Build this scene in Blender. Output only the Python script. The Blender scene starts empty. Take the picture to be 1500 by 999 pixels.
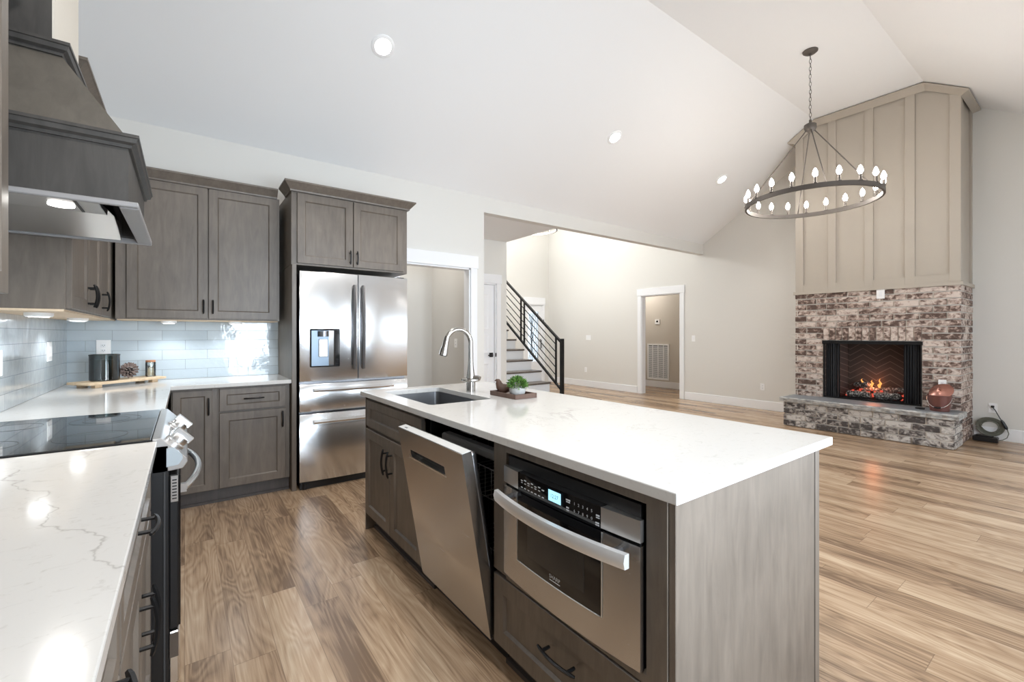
import bpy, bmesh, math, random
from mathutils import Vector, Matrix
random.seed(7)
PI = math.pi
SC = bpy.context.scene
COL = SC.collection

# ---------------------------------------------------------------- camera, world, light, exposure
FPX = 651.0
cam_d = bpy.data.cameras.new('camera'); cam = bpy.data.objects.new('camera', cam_d); COL.objects.link(cam)
cam_d.sensor_width = 36.0; cam_d.lens = 36.0 * FPX / 1500.0
cam_d.shift_y = -(489.0 - 499.5) / 1500.0 * -1.0
cam_d.clip_start = 0.02; cam_d.clip_end = 100
cam.location = (0, 0, 1.29); cam.rotation_euler = (PI / 2, 0, -math.radians(36.37))
SC.camera = cam

SC.view_settings.view_transform = 'Standard'
SC.view_settings.look = 'None'
SC.view_settings.gamma = 1.0
SC.view_settings.use_curve_mapping = False
SC.view_settings.exposure = 0.68
SC.cycles.use_denoising = True
SC.cycles.max_bounces = 10
SC.cycles.diffuse_bounces = 6
SC.cycles.glossy_bounces = 4
SC.cycles.transparent_max_bounces = 12
SC.cycles.caustics_reflective = False
SC.cycles.caustics_refractive = False
SC.cycles.sample_clamp_indirect = 6.0

world = bpy.data.worlds.new('world'); SC.world = world; world.use_nodes = True
world.node_tree.nodes['Background'].inputs[0].default_value = (0.80, 0.90, 1.0, 1)
world.node_tree.nodes['Background'].inputs[1].default_value = 1.6

def area(name, loc, rot, sx, sy, power, col=(1, 1, 1), spread=PI):
    d = bpy.data.lights.new(name, 'AREA'); d.shape = 'RECTANGLE'; d.size = sx; d.size_y = sy
    d.energy = power; d.color = col; d.spread = spread
    o = bpy.data.objects.new(name, d); COL.objects.link(o); o.location = loc; o.rotation_euler = rot
    return o
DAY = (0.82, 0.91, 1.0)
# daylight coming through the windows of the wall behind the camera and the foyer window
area('daylight_kitchen_window', (1.10, -0.90, 1.45), (-PI / 2, 0, PI), 0.9, 1.9, 42, (0.76, 0.88, 1.0), 2.2)
area('daylight_side_window', (2.6, -0.90, 1.45), (-PI / 2, 0, PI), 0.6, 1.9, 22, DAY, 2.0)
area('daylight_patio_doors', (5.2, -0.90, 1.25), (-PI / 2, 0, PI), 3.0, 2.1, 18, DAY)
area('daylight_foyer_window', (4.9, 9.06, 4.2), (-PI / 2, 0, 0), 1.6, 1.4, 40, DAY)

# ---------------------------------------------------------------- materials
def mat(name, col, rough=0.5, metal=0.0, **k):
    m = bpy.data.materials.new(name); m.use_nodes = True
    b = m.node_tree.nodes['Principled BSDF']
    b.inputs['Base Color'].default_value = (*col, 1); b.inputs['Roughness'].default_value = rough
    b.inputs['Metallic'].default_value = metal
    for a, v in k.items():
        b.inputs[a.replace('_', ' ')].default_value = v
    return m
def nodes(m): return m.node_tree.nodes, m.node_tree.links, m.node_tree.nodes['Principled BSDF']
def N(m, t, **k):
    n = m.node_tree.nodes.new(t)
    for a, v in k.items():
        if a in n.inputs: n.inputs[a].default_value = v
        else: setattr(n, a, v)
    return n
def coords(m, scale=(1, 1, 1), rot=(0, 0, 0), loc=(0, 0, 0)):
    tc = N(m, 'ShaderNodeTexCoord'); mp = N(m, 'ShaderNodeMapping')
    mp.inputs['Scale'].default_value = scale; mp.inputs['Rotation'].default_value = rot; mp.inputs['Location'].default_value = loc
    m.node_tree.links.new(tc.outputs['Object'], mp.inputs[0])
    return mp.outputs[0]
def ramp(m, fac, stops):
    r = N(m, 'ShaderNodeValToRGB'); e = r.color_ramp.elements
    while len(e) < len(stops): e.new(0.5)
    for i, (p, c) in enumerate(stops):
        e[i].position = p; e[i].color = (*c, 1)
    m.node_tree.links.new(fac, r.inputs[0]); return r.outputs[0]
def mixc(m, mode, f, a, b):
    n = N(m, 'ShaderNodeMix', data_type='RGBA', blend_type=mode); L = m.node_tree.links
    for s, v in ((0, f), (6, a), (7, b)):
        if hasattr(v, 'is_output'): L.new(v, n.inputs[s])
        elif s == 0: n.inputs[0].default_value = v
        else: n.inputs[s].default_value = (*v, 1)
    return n.outputs[2]
def bump(m, h, strength=0.2, dist=0.01):
    b = N(m, 'ShaderNodeBump'); b.inputs['Strength'].default_value = strength; b.inputs['Distance'].default_value = dist
    m.node_tree.links.new(h, b.inputs['Height']); m.node_tree.links.new(b.outputs[0], m.node_tree.nodes['Principled BSDF'].inputs['Normal'])
def noise(m, vec, scale, detail=3, rough=0.5, dist=0.0):
    n = N(m, 'ShaderNodeTexNoise'); n.inputs['Scale'].default_value = scale; n.inputs['Detail'].default_value = detail
    n.inputs['Roughness'].default_value = rough; n.inputs['Distortion'].default_value = dist
    m.node_tree.links.new(vec, n.inputs['Vector']); return n.outputs[0]
def math_(m, op, a, b=None, c=None):
    n = N(m, 'ShaderNodeMath', operation=op)
    for i, v in enumerate((a, b, c)):
        if v is None: continue
        if hasattr(v, 'is_output'): m.node_tree.links.new(v, n.inputs[i])
        else: n.inputs[i].default_value = v
    return n.outputs[0]

def srgb(r, g, b):
    f = lambda c: c / 12.92 if c <= 0.04045 else ((c + 0.055) / 1.055) ** 2.4
    return (f(r / 255), f(g / 255), f(b / 255))

def paint(name, col, rough=0.6):
    m = mat(name, col, rough)
    bump(m, noise(m, coords(m), 90, 2), 0.03, 0.002)
    return m
M_WALL = paint('wall paint', srgb(222, 220, 215))
M_WALLB = paint('hall wall paint', srgb(206, 199, 189))
M_WALLP = paint('pantry wall paint', srgb(212, 210, 206))
M_CEIL = paint('ceiling paint', srgb(240, 240, 240))
M_TRIM = mat('white trim paint', srgb(240, 241, 243), 0.35)
M_TAUPE = mat('taupe paint', srgb(178, 169, 157), 0.45)
M_CHASE = mat('beige hood panel front', srgb(205, 198, 186), 0.5)
M_WHITE = mat('white plastic', srgb(245, 245, 245), 0.35)
M_BLACK = mat('black metal', (0.012, 0.012, 0.013), 0.38, 0.4)
M_BLACKP = mat('black plastic', (0.01, 0.01, 0.011), 0.4)
M_BGLASS = mat('black glass', (0.006, 0.006, 0.007), 0.06)
M_COOK = mat('cooktop glass', (0.012, 0.013, 0.015), 0.03, Specular_IOR_Level=0.9)
M_RUBBER = mat('grey rubber', (0.06, 0.06, 0.062), 0.6)
M_IRON = mat('bronze iron', (0.12, 0.105, 0.094), 0.5, 0.5)

def wood_cab(name, c0, c1, rough=0.42):
    m = mat(name, c0, rough)
    v = coords(m, (7, 7, 1.1))
    n1 = noise(m, v, 4, 6, 0.62, 0.6)
    n2 = noise(m, coords(m), 2.2, 3, 0.5)
    f = math_(m, 'ADD', math_(m, 'MULTIPLY', n1, 0.55), math_(m, 'MULTIPLY', n2, 0.45))
    c = ramp(m, f, [(0.33, c0), (0.66, c1)])
    m.node_tree.links.new(c, nodes(m)[2].inputs['Base Color'])
    bump(m, noise(m, coords(m, (60, 60, 3)), 6, 3), 0.04, 0.002)
    return m
M_CAB = wood_cab('dark stained maple', srgb(92, 84, 76), srgb(120, 110, 100))
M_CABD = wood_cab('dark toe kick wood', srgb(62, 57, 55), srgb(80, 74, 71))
M_HOODW = wood_cab('charcoal stained maple', srgb(52, 50, 48), srgb(76, 73, 70))
M_PLY = wood_cab('bare plywood', srgb(205, 180, 150), srgb(225, 203, 175), 0.6)
M_BIRCH = wood_cab('light riser wood', srgb(196, 170, 138), srgb(222, 200, 170), 0.6)
M_WALNUT = wood_cab('dark tray wood', srgb(74, 56, 48), srgb(104, 80, 68), 0.5)
M_BIRD = wood_cab('bird wood', srgb(72, 52, 42), srgb(96, 70, 58), 0.45)
M_TREAD = wood_cab('dark stair tread', srgb(84, 76, 70), srgb(118, 108, 100), 0.35)

def quartz(line=None):
    m = mat('white quartz', srgb(236, 234, 230), 0.11)
    v = coords(m)
    big = noise(m, v, 1.7, 5, 0.6, 0.9)
    d = math_(m, 'ABSOLUTE', math_(m, 'SUBTRACT', big, 0.5))
    vein = ramp(m, d, [(0.0, (0.8, 0.8, 0.8)), (0.004, (0.3, 0.3, 0.3)), (0.013, (0, 0, 0))])
    mask = ramp(m, noise(m, v, 1.3, 2), [(0.54, (0, 0, 0)), (0.68, (1, 1, 1))])
    fine = noise(m, coords(m, (9, 14, 9), (0, 0, 0.5)), 3.0, 6, 0.65, 1.2)
    fl = ramp(m, fine, [(0.57, (0, 0, 0)), (0.72, (0.6, 0.6, 0.6))])
    base = mixc(m, 'MIX', fl, srgb(214, 212, 209), srgb(188, 184, 179))
    vm = math_(m, 'MULTIPLY', vein, mask)
    base = mixc(m, 'MIX', vm, base, srgb(168, 163, 157))
    if line:                                     # one long crack-like vein: a wandering line between two points
        (ax_, ay_), (bx_, by_) = line; ln = math.hypot(bx_ - ax_, by_ - ay_); ux, uy = (bx_ - ax_) / ln, (by_ - ay_) / ln
        sx = N(m, 'ShaderNodeSeparateXYZ'); m.node_tree.links.new(v, sx.inputs[0]); X, Y = sx.outputs[0], sx.outputs[1]
        d_ = math_(m, 'ADD', math_(m, 'MULTIPLY', math_(m, 'SUBTRACT', X, ax_), -uy), math_(m, 'MULTIPLY', math_(m, 'SUBTRACT', Y, ay_), ux))
        t_ = math_(m, 'ADD', math_(m, 'MULTIPLY', math_(m, 'SUBTRACT', X, ax_), ux), math_(m, 'MULTIPLY', math_(m, 'SUBTRACT', Y, ay_), uy))
        w_ = math_(m, 'ADD', math_(m, 'MULTIPLY', math_(m, 'SUBTRACT', noise(m, v, 7, 1), 0.5), 0.16), math_(m, 'MULTIPLY', math_(m, 'SUBTRACT', noise(m, v, 30, 3), 0.5), 0.05))
        dd_ = math_(m, 'ABSOLUTE', math_(m, 'ADD', d_, w_))
        lf = ramp(m, dd_, [(0.0, (0.7, 0.7, 0.7)), (0.0015, (0.35, 0.35, 0.35)), (0.005, (0, 0, 0))])
        inside = math_(m, 'MULTIPLY', math_(m, 'GREATER_THAN', t_, 0.0), math_(m, 'LESS_THAN', t_, ln))
        base = mixc(m, 'MIX', math_(m, 'MULTIPLY', math_(m, 'MULTIPLY', lf, inside), math_(m, 'ADD', 0.35, noise(m, v, 12, 2))), base, srgb(158, 153, 148))
    m.node_tree.links.new(base, nodes(m)[2].inputs['Base Color'])
    return m
M_QUARTZ = quartz()

def steel(name, axis, col=(0.74, 0.755, 0.77), rough=0.24, wav=0.015):
    m = mat(name, col, rough, 1.0)
    sc = [90, 90, 90]; sc[axis] = 1.2
    n = noise(m, coords(m, tuple(sc)), 5, 2)
    r = math_(m, 'ADD', math_(m, 'MULTIPLY', n, 0.05), rough - 0.025)
    m.node_tree.links.new(r, nodes(m)[2].inputs['Roughness'])
    ws = [5, 5, 5]; ws[2] = 0.6
    bump(m, noise(m, coords(m, tuple(ws)), 1.0, 1), wav, 0.2)
    p = nodes(m)[2]; p.inputs['Anisotropic'].default_value = 0.75; p.inputs['Anisotropic Rotation'].default_value = 0.25
    tg = N(m, 'ShaderNodeTangent', direction_type='RADIAL', axis='Z'); m.node_tree.links.new(tg.outputs[0], p.inputs['Tangent'])
    return m
M_STEEL = steel('brushed stainless', 0)
M_STEELY = steel('brushed stainless lengthwise', 1, (0.54, 0.53, 0.52), 0.26)
M_STEELB = mat('bright stainless', (0.78, 0.78, 0.78), 0.28, 1.0)
M_DKSTEEL = mat('dark stainless', (0.22, 0.22, 0.23), 0.3, 1.0)
M_SINK = mat('sink stainless', (0.36, 0.36, 0.37), 0.3, 1.0)
M_NICKEL = mat('brushed nickel', (0.43, 0.415, 0.39), 0.24, 1.0)
M_RACK = mat('grey dishwasher interior', (0.22, 0.22, 0.225), 0.4, 0.3)

def emit(name, col, s):
    m = bpy.data.materials.new(name); m.use_nodes = True; nt = m.node_tree
    nt.nodes.remove(nt.nodes['Principled BSDF'])
    e = nt.nodes.new('ShaderNodeEmission'); e.inputs[0].default_value = (*col, 1); e.inputs[1].default_value = s
    nt.links.new(e.outputs[0], nt.nodes['Material Output'].inputs[0]); return m
M_BULB = emit('lit bulb', (1.0, 0.94, 0.86), 48)
M_CAN = emit('lit downlight lens', (1.0, 0.97, 0.92), 30)
M_PUCKL = emit('lit puck lens', (0.93, 0.97, 1.0), 10)
M_HOODL = emit('lit hood lamp', (1.0, 0.97, 0.92), 16)
M_LCD = emit('blue lcd', (0.35, 0.72, 0.95), 1.0)
M_FLAME = emit('flame', (1.0, 0.38, 0.10), 0.9)
M_EMBER = emit('glowing ember', (1.0, 0.13, 0.08), 0.45)

def floor_mat():
    m = mat('oak vinyl plank', srgb(200, 172, 142), 0.27)
    L = m.node_tree.links
    tc = N(m, 'ShaderNodeTexCoord'); sx = N(m, 'ShaderNodeSeparateXYZ'); L.new(tc.outputs['Object'], sx.inputs[0])
    xw = math_(m, 'DIVIDE', sx.outputs[0], 0.152); row = math_(m, 'FLOOR', xw)
    wn = N(m, 'ShaderNodeTexWhiteNoise', noise_dimensions='1D'); L.new(row, wn.inputs['W'])
    yl = math_(m, 'ADD', math_(m, 'DIVIDE', sx.outputs[1], 1.22), math_(m, 'MULTIPLY', wn.outputs[0], 9.0)); idx = math_(m, 'FLOOR', yl)
    cb = N(m, 'ShaderNodeCombineXYZ'); L.new(row, cb.inputs[0]); L.new(idx, cb.inputs[1])
    w2 = N(m, 'ShaderNodeTexWhiteNoise', noise_dimensions='2D'); L.new(cb.outputs[0], w2.inputs['Vector'])
    rnd = w2.outputs[0]
    ex = math_(m, 'SUBTRACT', 0.5, math_(m, 'ABSOLUTE', math_(m, 'SUBTRACT', math_(m, 'FRACT', xw), 0.5)))
    ey = math_(m, 'SUBTRACT', 0.5, math_(m, 'ABSOLUTE', math_(m, 'SUBTRACT', math_(m, 'FRACT', yl), 0.5)))
    seam = math_(m, 'MAXIMUM', math_(m, 'LESS_THAN', ex, 0.008), math_(m, 'LESS_THAN', ey, 0.0012))
    off = N(m, 'ShaderNodeVectorMath', operation='MULTIPLY_ADD')
    L.new(w2.outputs['Color'], off.inputs[0]); off.inputs[1].default_value = (23.0, 17.0, 11.0); L.new(tc.outputs['Object'], off.inputs[2])
    mp = N(m, 'ShaderNodeMapping'); mp.inputs['Scale'].default_value = (6.5, 1.05, 1); L.new(off.outputs[0], mp.inputs[0])
    big = noise(m, mp.outputs[0], 1.0, 2, 0.45, 0.35)
    rings = math_(m, 'FRACT', math_(m, 'MULTIPLY', big, 15.0))
    rings = math_(m, 'ABSOLUTE', math_(m, 'SUBTRACT', rings, 0.5))
    mp2 = N(m, 'ShaderNodeMapping'); mp2.inputs['Scale'].default_value = (70, 2.2, 1); L.new(off.outputs[0], mp2.inputs[0])
    fine = noise(m, mp2.outputs[0], 1.6, 5, 0.6)
    mp3 = N(m, 'ShaderNodeMapping'); mp3.inputs['Scale'].default_value = (9, 0.8, 1); L.new(off.outputs[0], mp3.inputs[0])
    tone = noise(m, mp3.outputs[0], 1.0, 2)
    f = math_(m, 'ADD', math_(m, 'MULTIPLY', rings, 0.34), math_(m, 'MULTIPLY', fine, 0.62))
    f = math_(m, 'ADD', f, math_(m, 'MULTIPLY', math_(m, 'SUBTRACT', tone, 0.5), 0.75))
    f = math_(m, 'ADD', f, math_(m, 'MULTIPLY', math_(m, 'SUBTRACT', rnd, 0.5), 0.30))
    c = ramp(m, f, [(0.12, srgb(120, 97, 77)), (0.40, srgb(174, 146, 118)), (0.72, srgb(206, 182, 154))])
    c = mixc(m, 'MIX', math_(m, 'MULTIPLY', seam, 0.55), c, srgb(112, 92, 76))
    L.new(c, nodes(m)[2].inputs['Base Color'])
    bump(m, fine, 0.05, 0.002)
    return m
M_FLOOR = floor_mat()

def tile_mat(name, axis, c1, c2):
    m = mat(name, c1, 0.08)
    L = m.node_tree.links
    tc = N(m, 'ShaderNodeTexCoord'); sx = N(m, 'ShaderNodeSeparateXYZ'); cx = N(m, 'ShaderNodeCombineXYZ')
    L.new(tc.outputs['Object'], sx.inputs[0]); L.new(sx.outputs[axis], cx.inputs[0]); L.new(sx.outputs[2], cx.inputs[1])
    mp = N(m, 'ShaderNodeMapping'); L.new(cx.outputs[0], mp.inputs[0]); mp.inputs['Location'].default_value = (0.302, -0.915, 0)
    br = N(m, 'ShaderNodeTexBrick'); L.new(mp.outputs[0], br.inputs['Vector']); br.offset = 0.5
    for k_, v_ in (('Scale', 1.0), ('Mortar Size', 0.0016), ('Mortar Smooth', 0.3), ('Bias', 0.0), ('Brick Width', 0.306), ('Row Height', 0.0805)):
        br.inputs[k_].default_value = v_
    br.inputs['Color1'].default_value = (*c1, 1); br.inputs['Color2'].default_value = (*c2, 1); br.inputs['Mortar'].default_value = (*srgb(148, 156, 162), 1)
    L.new(br.outputs['Color'], nodes(m)[2].inputs['Base Color'])
    h = math_(m, 'SUBTRACT', math_(m, 'MULTIPLY', noise(m, tc.outputs['Object'], 13, 2), 1.0), math_(m, 'MULTIPLY', br.outputs['Fac'], 0.35))
    bump(m, h, 0.35, 0.006)
    return m
M_TILEX = tile_mat('glossy blue grey tile', 0, srgb(182, 194, 202), srgb(194, 204, 210))
M_TILEY = tile_mat('glossy blue grey tile side', 1, srgb(182, 192, 198), srgb(196, 202, 206))

def brick_mat(name, lo, mid, hi):
    m = mat(name, mid, 0.85)
    L = m.node_tree.links
    g = N(m, 'ShaderNodeNewGeometry'); tc = N(m, 'ShaderNodeTexCoord')
    r = g.outputs['Random Per Island']
    v = N(m, 'ShaderNodeVectorMath', operation='MULTIPLY_ADD'); cmb = N(m, 'ShaderNodeCombineXYZ')
    for i in range(3): L.new(r, cmb.inputs[i])
    L.new(cmb.outputs[0], v.inputs[0]); v.inputs[1].default_value = (31, 17, 53); L.new(tc.outputs['Object'], v.inputs[2])
    mp = N(m, 'ShaderNodeMapping'); mp.inputs['Scale'].default_value = (12, 12, 17); L.new(v.outputs[0], mp.inputs[0])
    n1 = noise(m, mp.outputs[0], 1.5, 4, 0.6, 0.5)
    f = math_(m, 'ADD', n1, math_(m, 'MULTIPLY', math_(m, 'SUBTRACT', r, 0.5), 0.22))
    c = ramp(m, f, [(0.40, lo), (0.50, mid), (0.62, hi)])
    L.new(c, nodes(m)[2].inputs['Base Color'])
    bump(m, noise(m, tc.outputs['Object'], 45, 4), 0.5, 0.006)
    return m
M_BRICK = brick_mat('tumbled brick', srgb(88, 70, 62), srgb(162, 141, 130), srgb(206, 192, 182))
M_HBRICK = brick_mat('grey tumbled brick', srgb(76, 70, 68), srgb(150, 143, 138), srgb(202, 197, 191))
M_MORTAR = paint('mortar', srgb(214, 208, 200), 0.9)
def stone():
    m = mat('hearth stone', srgb(150, 152, 154), 0.55)
    n = noise(m, coords(m, (3, 3, 12)), 4, 6, 0.65)
    L = m.node_tree.links; L.new(ramp(m, n, [(0.35, srgb(120, 122, 124)), (0.65, srgb(205, 204, 200))]), nodes(m)[2].inputs['Base Color'])
    bump(m, n, 0.5, 0.01); return m
M_STONE = stone()
M_HTOP = mat('smooth hearth top', srgb(128, 133, 138), 0.45)

def herringbone():
    m = mat('firebox brick', srgb(70, 60, 55), 0.8)
    L = m.node_tree.links
    tc = N(m, 'ShaderNodeTexCoord'); sx = N(m, 'ShaderNodeSeparateXYZ'); L.new(tc.outputs['Object'], sx.inputs[0])
    u = sx.outputs[1]; z = sx.outputs[2]
    tri = math_(m, 'ABSOLUTE', math_(m, 'SUBTRACT', math_(m, 'FRACT', math_(m, 'MULTIPLY', u, 3.4)), 0.5))
    w = math_(m, 'ADD', math_(m, 'MULTIPLY', z, 12.0), math_(m, 'MULTIPLY', tri, 2.4))
    line = math_(m, 'LESS_THAN', math_(m, 'FRACT', w), 0.13)
    c = mixc(m, 'MIX', line, srgb(66, 56, 51), srgb(104, 92, 84))
    L.new(c, nodes(m)[2].inputs['Base Color']); return m
M_FIREBOX = herringbone()
def logmat():
    m = mat('charred log', (0.05, 0.045, 0.04), 0.9)
    n = noise(m, coords(m, (14, 14, 14)), 3, 5, 0.7)
    m.node_tree.links.new(ramp(m, n, [(0.42, (0.015, 0.013, 0.012)), (0.52, (0.12, 0.11, 0.10)), (0.60, (0.5, 0.48, 0.46))]), nodes(m)[2].inputs['Base Color'])
    bump(m, n, 0.9, 0.03); return m
M_LOG = logmat()
M_COPPER = mat('brown enamel', srgb(112, 72, 66), 0.35, 0.25)
M_COPPERL = mat('copper lid', srgb(165, 115, 102), 0.25, 0.6)
M_LEAF = mat('green leaf', srgb(62, 104, 44), 0.5)
m_ = M_LEAF
_g = N(m_, 'ShaderNodeNewGeometry'); m_.node_tree.links.new(ramp(m_, _g.outputs['Random Per Island'], [(0.0, srgb(38, 74, 30)), (1.0, srgb(112, 152, 66))]), nodes(m_)[2].inputs['Base Color'])
M_POT = mat('cement pot', srgb(172, 172, 170), 0.7)
bump(M_POT, noise(M_POT, coords(M_POT), 60, 4), 0.4, 0.003)
M_CONE = mat('pinecone brown', srgb(34, 27, 25), 0.8)
M_CONET = mat('pinecone scale', srgb(122, 104, 98), 0.7)
_gc = N(M_CONET, 'ShaderNodeNewGeometry'); M_CONET.node_tree.links.new(ramp(M_CONET, _gc.outputs['Random Per Island'], [(0.0, srgb(88, 72, 66)), (1.0, srgb(160, 142, 134))]), nodes(M_CONET)[2].inputs['Base Color'])
M_MATCH = mat('match stick wood', srgb(232, 218, 188), 0.7)
M_CORK = mat('cork', srgb(170, 120, 88), 0.8)
M_WAX = mat('dark wax', srgb(86, 92, 84), 0.5)

def glass(name, tint, fac=0.12):
    m = bpy.data.materials.new(name); m.use_nodes = True; nt = m.node_tree; L = nt.links
    nt.nodes.remove(nt.nodes['Principled BSDF'])
    t = nt.nodes.new('ShaderNodeBsdfTransparent'); t.inputs[0].default_value = (*tint, 1)
    g = nt.nodes.new('ShaderNodeBsdfGlossy'); g.inputs['Roughness'].default_value = 0.03
    f = nt.nodes.new('ShaderNodeFresnel'); f.inputs[0].default_value = 1.5
    a = nt.nodes.new('ShaderNodeMath'); a.operation = 'ADD'; a.inputs[1].default_value = fac - 0.04; L.new(f.outputs[0], a.inputs[0])
    mx = nt.nodes.new('ShaderNodeMixShader'); L.new(a.outputs[0], mx.inputs[0]); L.new(t.outputs[0], mx.inputs[1]); L.new(g.outputs[0], mx.inputs[2])
    L.new(mx.outputs[0], nt.nodes['Material Output'].inputs[0]); return m
M_CLEAR = glass('clear glass', (0.96, 0.98, 0.97))
M_GREEN = glass('smoked green glass', (0.34, 0.42, 0.42))
M_PANE = glass('door glass', (0.9, 0.93, 0.95), 0.2)
M_MESH = glass('black wire mesh', (0.5, 0.5, 0.5), 0.04)

# ---------------------------------------------------------------- mesh helpers
def nb(): return bmesh.new()
def box(b, x0, x1, y0, y1, z0, z1):
    v = [b.verts.new((x, y, z)) for x in (x0, x1) for y in (y0, y1) for z in (z0, z1)]
    for f in ((0, 1, 3, 2), (4, 6, 7, 5), (0, 4, 5, 1), (2, 3, 7, 6), (0, 2, 6, 4), (1, 5, 7, 3)): b.faces.new([v[i] for i in f])
    return b
def hexa(b, p):            # 8 points, bottom ring then top ring
    v = [b.verts.new(q) for q in p]
    for f in ((3, 2, 1, 0), (4, 5, 6, 7), (0, 1, 5, 4), (1, 2, 6, 5), (2, 3, 7, 6), (3, 0, 4, 7)): b.faces.new([v[i] for i in f])
    return b
def prism(b, pts, vec):
    a = [b.verts.new(p) for p in pts]; vec = Vector(vec); c = [b.verts.new(Vector(p) + vec) for p in pts]; n = len(a)
    b.faces.new(a[::-1]); b.faces.new(c)
    for i in range(n): b.faces.new((a[i], a[(i + 1) % n], c[(i + 1) % n], c[i]))
    return b
def quad(b, *p): b.faces.new([b.verts.new(q) for q in p]); return b
def tube(b, pts, r, seg=8, cap=True, closed=False):
    pts = [Vector(p) for p in pts]; n = len(pts); rs = r if isinstance(r, (list, tuple)) else [r] * n
    rings = []; up = None
    for i, p in enumerate(pts):
        if closed: t = (pts[(i + 1) % n] - pts[i - 1]).normalized()
        else: t = (pts[min(i + 1, n - 1)] - pts[max(i - 1, 0)]).normalized()
        if up is None: up = t.orthogonal().normalized()
        up = (up - t * up.dot(t)).normalized(); s = t.cross(up)
        rings.append([b.verts.new(p + (up * math.cos(2 * PI * k / seg) + s * math.sin(2 * PI * k / seg)) * rs[i]) for k in range(seg)])
    m = n if closed else n - 1
    for i in range(m):
        A, B = rings[i], rings[(i + 1) % n]
        for k in range(seg): b.faces.new((A[k], A[(k + 1) % seg], B[(k + 1) % seg], B[k]))
    if cap and not closed: b.faces.new(rings[0][::-1]); b.faces.new(rings[-1])
    return b
def lathe(b, prof, c=(0, 0, 0), seg=24, axis=None):
    c = Vector(c); q = Vector((0, 0, 1)).rotation_difference(Vector(axis).normalized()) if axis else None
    rings = []
    for r, z in prof:
        if r < 1e-6:
            p = Vector((0, 0, z)); rings.append([b.verts.new(c + (q @ p if q else p))])
        else:
            ring = []
            for k in range(seg):
                p = Vector((r * math.cos(2 * PI * k / seg), r * math.sin(2 * PI * k / seg), z)); ring.append(b.verts.new(c + (q @ p if q else p)))
            rings.append(ring)
    for A, B in zip(rings, rings[1:]):
        if len(A) == 1 and len(B) == 1: continue
        for k in range(seg):
            k2 = (k + 1) % seg
            if len(A) == 1: b.faces.new((A[0], B[k2], B[k]))
            elif len(B) == 1: b.faces.new((A[k], A[k2], B[0]))
            else: b.faces.new((A[k], A[k2], B[k2], B[k]))
    return b
def cyl(b, c, r, h, seg=20, axis=None): return lathe(b, [(0, 0), (r, 0), (r, h), (0, h)], c, seg, axis)
def ball(b, c, rx, ry=None, rz=None, seg=16):
    ry = ry or rx; rz = rz or rx
    bmesh.ops.create_uvsphere(b, u_segments=seg, v_segments=max(6, seg // 2), radius=1, matrix=Matrix.Translation(c) @ Matrix.Diagonal((rx, ry, rz, 1)))
    return b
def sweep(b, prof, path, z, side=1, closed=False):      # prof [(out, up)], path [(x, y)]; out is to the right of travel for side=1
    P = [Vector((p[0], p[1])) for p in path]; n = len(P); rows = []
    def nrm(a, c):
        d = (c - a).normalized(); return Vector((d.y, -d.x)) * side
    for i in range(n):
        if closed or 0 < i < n - 1:
            n1 = nrm(P[i - 1], P[i]); n2 = nrm(P[i], P[(i + 1) % n]); m = (n1 + n2); m = m / max(1e-6, m.dot(n1))
        elif i == 0: m = nrm(P[0], P[1])
        else: m = nrm(P[-2], P[-1])
        rows.append([b.verts.new((P[i].x + m.x * o, P[i].y + m.y * o, z + u)) for o, u in prof])
    k = len(prof)
    for i in range(n if closed else n - 1):
        A, B = rows[i], rows[(i + 1) % n]
        for j in range(k): b.faces.new((A[j], A[(j + 1) % k], B[(j + 1) % k], B[j]))
    if not closed: b.faces.new(rows[0][::-1]); b.faces.new(rows[-1])
    return b

# frames: (u along, v up, w outward) -> world
def FR(kind, p):
    if kind == '-y': return lambda u, v, w: Vector((u, p - w, v))
    if kind == '+x': return lambda u, v, w: Vector((p + w, u, v))
    if kind == '-x': return lambda u, v, w: Vector((p - w, u, v))
    if kind == '+y': return lambda u, v, w: Vector((u, p + w, v))
def fbox(b, fr, u0, u1, v0, v1, w0, w1):
    return hexa(b, [fr(u0, v0, w0), fr(u1, v0, w0), fr(u1, v0, w1), fr(u0, v0, w1), fr(u0, v1, w0), fr(u1, v1, w0), fr(u1, v1, w1), fr(u0, v1, w1)])
def shaker(fr, u0, u1, v0, v1, t=0.02, s=0.06, rec=0.010, ch=0.008):
    b = nb()
    def ring(i, w): return [b.verts.new(fr(*q, w)) for q in ((u0 + i, v0 + i), (u1 - i, v0 + i), (u1 - i, v1 - i), (u0 + i, v1 - i))]
    rs = [ring(0, 0), ring(0, t - 0.002), ring(0.002, t), ring(s, t), ring(s + ch, t - rec)]
    b.faces.new(rs[0][::-1])
    for A, B in zip(rs, rs[1:]):
        for k in range(4): b.faces.new((A[k], A[(k + 1) % 4], B[(k + 1) % 4], B[k]))
    b.faces.new(rs[-1]); return b
def pull_bm(fr, u, v, ln, vertical, w0=0.02, out=0.03):
    b = nb(); h = ln / 2; pts = []
    def P(s, w): return fr(u, v + s, w) if vertical else fr(u + s, v, w)
    for i in range(13):
        s = -h + ln * i / 12; pts.append(P(s, w0 + out + 0.006 - 0.012 * (abs(s) / h) ** 2))
    tube(b, pts, [0.0042] + [0.006] * 11 + [0.0042], 6)
    for sg in (-1, 1): tube(b, [P(sg * h * 0.68, w0 - 0.002), P(sg * h * 0.68, w0 + out + 0.001)], 0.0055, 6)
    return b

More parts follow.
